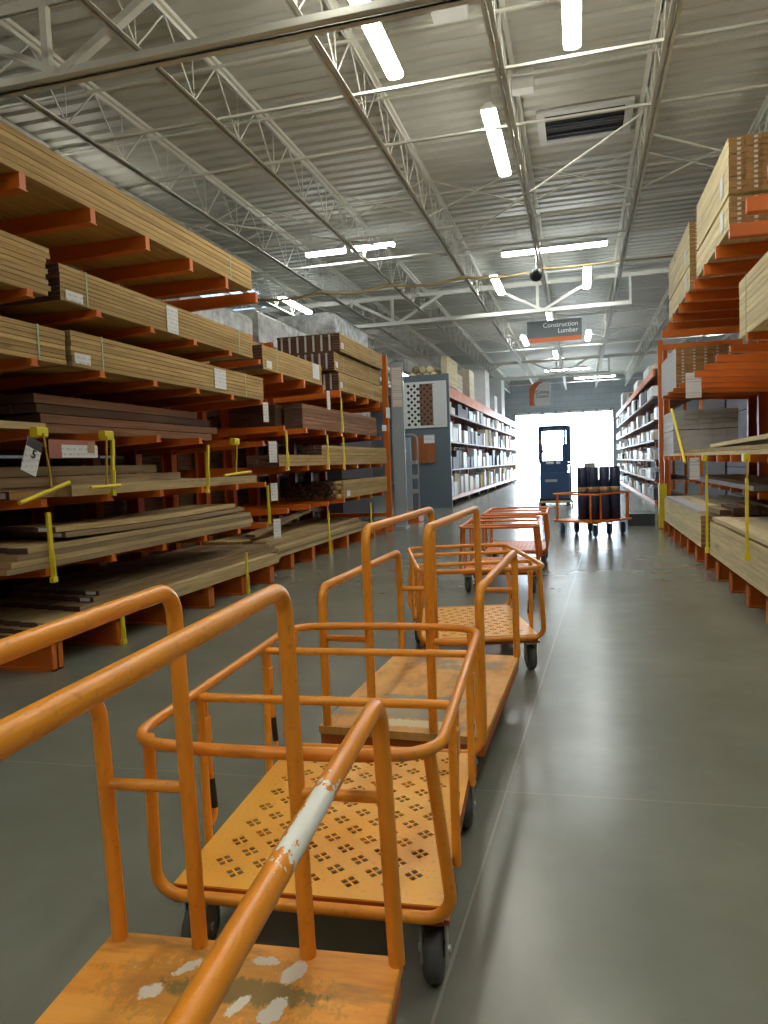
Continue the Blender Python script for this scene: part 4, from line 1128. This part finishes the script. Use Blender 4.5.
def labelstrip():
    t = NT('stencil_column'); v = t.coord('Object'); sp = t.N.new('ShaderNodeSeparateXYZ'); t.l(v, sp.inputs[0])
    w = t.math('FRACT', t.math('MULTIPLY', sp.outputs[2], 21.)); n = t.noise(v, 40., 2)
    m = t.math('GREATER_THAN', t.math('ADD', w, t.math('MULTIPLY', t.math('SUBTRACT', n, .5), .8)), .5)
    t.base(t.mix(m, (.36,.20,.08), (.70,.66,.58))); t.rough(.8); return t.m
M['label_strip'] = labelstrip()
for (y0, y1, z0, z1, lb) in ((8.0,10.1,3.612,3.92,'lower pale pack of the nearer pair on top of the right rack'),(8.0,10.05,3.95,4.49,'upper pale pack of the nearer pair on top of the right rack'),(10.66,13.05,3.612,3.92,'lower pale pack of the farther pair on top of the right rack'),(10.66,13.05,3.95,4.50,'upper pale pack of the farther pair on top of the right rack')):
    if z0 > 3.9:
        for yy in (y0+.4, y1-.4):
            o = obj('spacer_stick', MB().box(1.5, 2.64, yy-.03, yy+.03, 3.923, 3.95), M['wooddk']); tag(o, '%s spacer stick under the %s' % ('near' if yy < (y0+y1)/2 else 'far', lb.replace(' on top of the right rack','')), 'stick')
    t = pack('lumber_pack', lb, 'lumber', 1.46, 2.68, y0, y1, z0, z1, 6 if z0 < 3.9 else 10, 8, M['woodp'], M['end_b'], (), ((y0+.35, z0+.12+.05, .16, .2),), LR, front=1, full=True)
    ends(t, 1.46, 2.68, y0, y1, z0, z1, 8)
pack('lumber_pack', 'pale pack cut by the picture edge, second level from the right rack top', 'lumber', 1.45, 2.6, 4.6, 7.5, 2.45, 2.97, 9, 6, M['woodp'], M['end_p'], (7.2,), (), LR, front=1, full=True)
t = pack('lumber_pack', 'white faced pack with brown ends by the red end post of the right rack', 'lumber', 1.47, 2.3, 12.3, 14.4, 2.45, 3.07, 10, 6, M['primed'], M['end_b'], (), (), LR, front=1, full=True)
ends(t, 1.47, 2.3, 12.3, 14.4, 2.45, 3.07, 5)
for i, (z0, z1, lb) in enumerate(((1.376,1.80,'lower'),(1.81,2.13,'upper'))):
    pack('trim_pack', lb+' grey white trim pack deep on the middle shelf of the right rack', 'lumber', 1.50, 2.5, 13.0, 14.5, z0, z1, 4, 5, M['primed'], M['box_g'], (), (), LR, front=1, full=True)
o = obj('shelf_tag', MB().box(-.1,.1,-.0015,.0015,-.17,.17), M['print'], None, (1.50,10.7,2.33)); tag(o, 'white price card hanging below the second arms of the right rack', 'tag', 'white tags on the right rack')
o = obj('shelf_tag', MB().box(-.06,.06,-.0015,.0015,-.14,.14), M['print'], None, (1.42,10.1,1.21)); tag(o, 'curled white tag hanging under the middle shelf of the right rack', 'tag', 'white tags on the right rack')
GR = 'loose pale boards on the middle shelf of the right rack'
for i in range(14):
    c, r = i % 5, i // 5
    x = 1.565 + .21*c
    rz = (0, .004, -.016)[r]
    L = (8.4, 6.2, 4.6)[r] + rnd.uniform(-.5,.5)
    yc = (9.2, 8.6, 7.4)[r]
    pt = (0,0,-.012)[r]
    loose('plank', '%s layer, %s from the aisle, of pale planks on the right middle shelf' % (('bottom','second','top')[r], ('first','second','third','fourth','fifth')[c]), 'board', x, yc, 1.376 + r*.043 + (.028 if r == 2 else 0), .19, L, .039, rz, M['woodp'] if r != 1 else M['woodl'], M['end_p'], GR, pitch=pt)
GS = 'grey planks on the short arms of the right rack'
for c in range(4):
    loose('plank', '%s from the aisle, of grey planks on the short arms of the right rack' % ('first','second','third','fourth')[c], 'board', 1.98+.22*c, 11.6, .951, .2, 5.2, .06, 0, M['primed'] if c == 0 else M['woodg'], M['box_g'], GS)
# base packs
pack('lumber_pack', 'near pale pack with a black strap line on the base of the right rack', 'lumber', 1.45, 2.0, 4.2, 9.2, .212, .60, 7, 4, M['woodp'], M['end_b'], (), (), LR, front=1)
pack('lumber_pack', 'far pale pack with a black strap line on the base of the right rack', 'lumber', 1.45, 1.95, 9.85, 13.95, .212, .62, 7, 4, M['woodp'], M['end_b'], (), (), LR, front=1)
for (y0, y1, lb, g) in ((4.2,9.15,'near','a'),(9.9,13.9,'far','b')):
    for c in range(5):
        loose('plank', '%s row from the aisle, of planks over the %s right base pack' % (('first','second','third','fourth','fifth')[c], lb), 'board', 1.555+.205*c*(1 if lb == 'near' else .98), (y0+y1)/2+rnd.uniform(-.1,.05), .624 if c < 2 or lb == 'far' else .606, .19, y1-y0-rnd.uniform(.0,.3), .04, rnd.uniform(-.0015,.0015), M['woodp'] if (c+len(lb)) % 3 else M['primed'], M['end_p'], 'planks over the base packs of the right rack')
pack('lumber_pack', 'rough brown pack deep on the base of the right rack, ends toward the camera', 'lumber', 2.02, 2.75, 9.3, 13.9, .212, .62, 5, 4, M['woodg'], M['end_d'], (), (), LR, front=1, full=True, endj=.25)
pack('lumber_pack', 'pale pack deep on the base of the right rack behind the near one', 'lumber', 2.02, 2.75, 4.2, 9.1, .212, .60, 6, 4, M['woodp'], M['end_b'], (), (), LR, front=1)
for i in range(7):
    loose('offcut', '%s of the rough brown offcuts between the right base packs' % (('first','second','third','fourth','fifth','sixth','seventh')[i]), 'board', 1.62+.15*i, 9.55+rnd.uniform(-.06,.06), .67+rnd.uniform(0,.004)+ (0 if i < 6 else .0), .12, .75+rnd.uniform(-.1,.1), .06+.02*(i%3), rnd.uniform(-.015,.015), M['wooddk'] if i % 2 else M['woodg'], M['end_d'], 'rough offcuts in the right rack')

# added dark stacks standing in for the shade beyond the right rack
for i, (y, h, lb) in enumerate(((16.0, 3.3, 'added dark stack for the shade behind the right end posts, nearer the camera'), (18.4, 3.6, 'added dark stack for the shade behind the right end posts, nearer the far rack'))):
    t = thing('added_dark_stack', lb, 'stack', (4.0, y, 0), 0, 'dark stacks added behind the right end posts')
    for k in range(6): obj('carton', MB().cbox(-.95,.95,-1.1,1.1,k*h/6+.001,(k+1)*h/6-.003,.015), M['box_d'], t)

# ------------------------------------------------------------------ light
w = bpy.data.worlds.new('world'); SC.world = w; w.use_nodes = True
nt = w.node_tree; bg = nt.nodes['Background']
sky = nt.nodes.new('ShaderNodeTexSky'); sky.sky_type = 'HOSEK_WILKIE'; sky.turbidity = 3.
sky.sun_direction = Vector((.25,.75,.6)).normalized()
bg.inputs['Color'].default_value = (.72,.87,1.,1); bg.inputs['Strength'].default_value = 22.
sun = bpy.data.lights.new('sun', 'SUN'); sun.energy = 9.; sun.angle = .01; sun.color = (1,.96,.88)
so = bpy.data.objects.new('sun', sun); COL.objects.link(so); so.rotation_euler = Vector((.5,.35,-.8)).to_track_quat('-Z','Y').to_euler()

SC.view_settings.view_transform = 'Standard'; SC.view_settings.look = 'None'; SC.view_settings.gamma = 1.; SC.view_settings.use_curve_mapping = False
SC.view_settings.exposure = .08
cy = SC.cycles
cy.use_denoising = True; cy.max_bounces = 7; cy.diffuse_bounces = 4; cy.glossy_bounces = 3; cy.transmission_bounces = 2; cy.sample_clamp_indirect = 6.; cy.caustics_reflective = False; cy.caustics_refractive = False
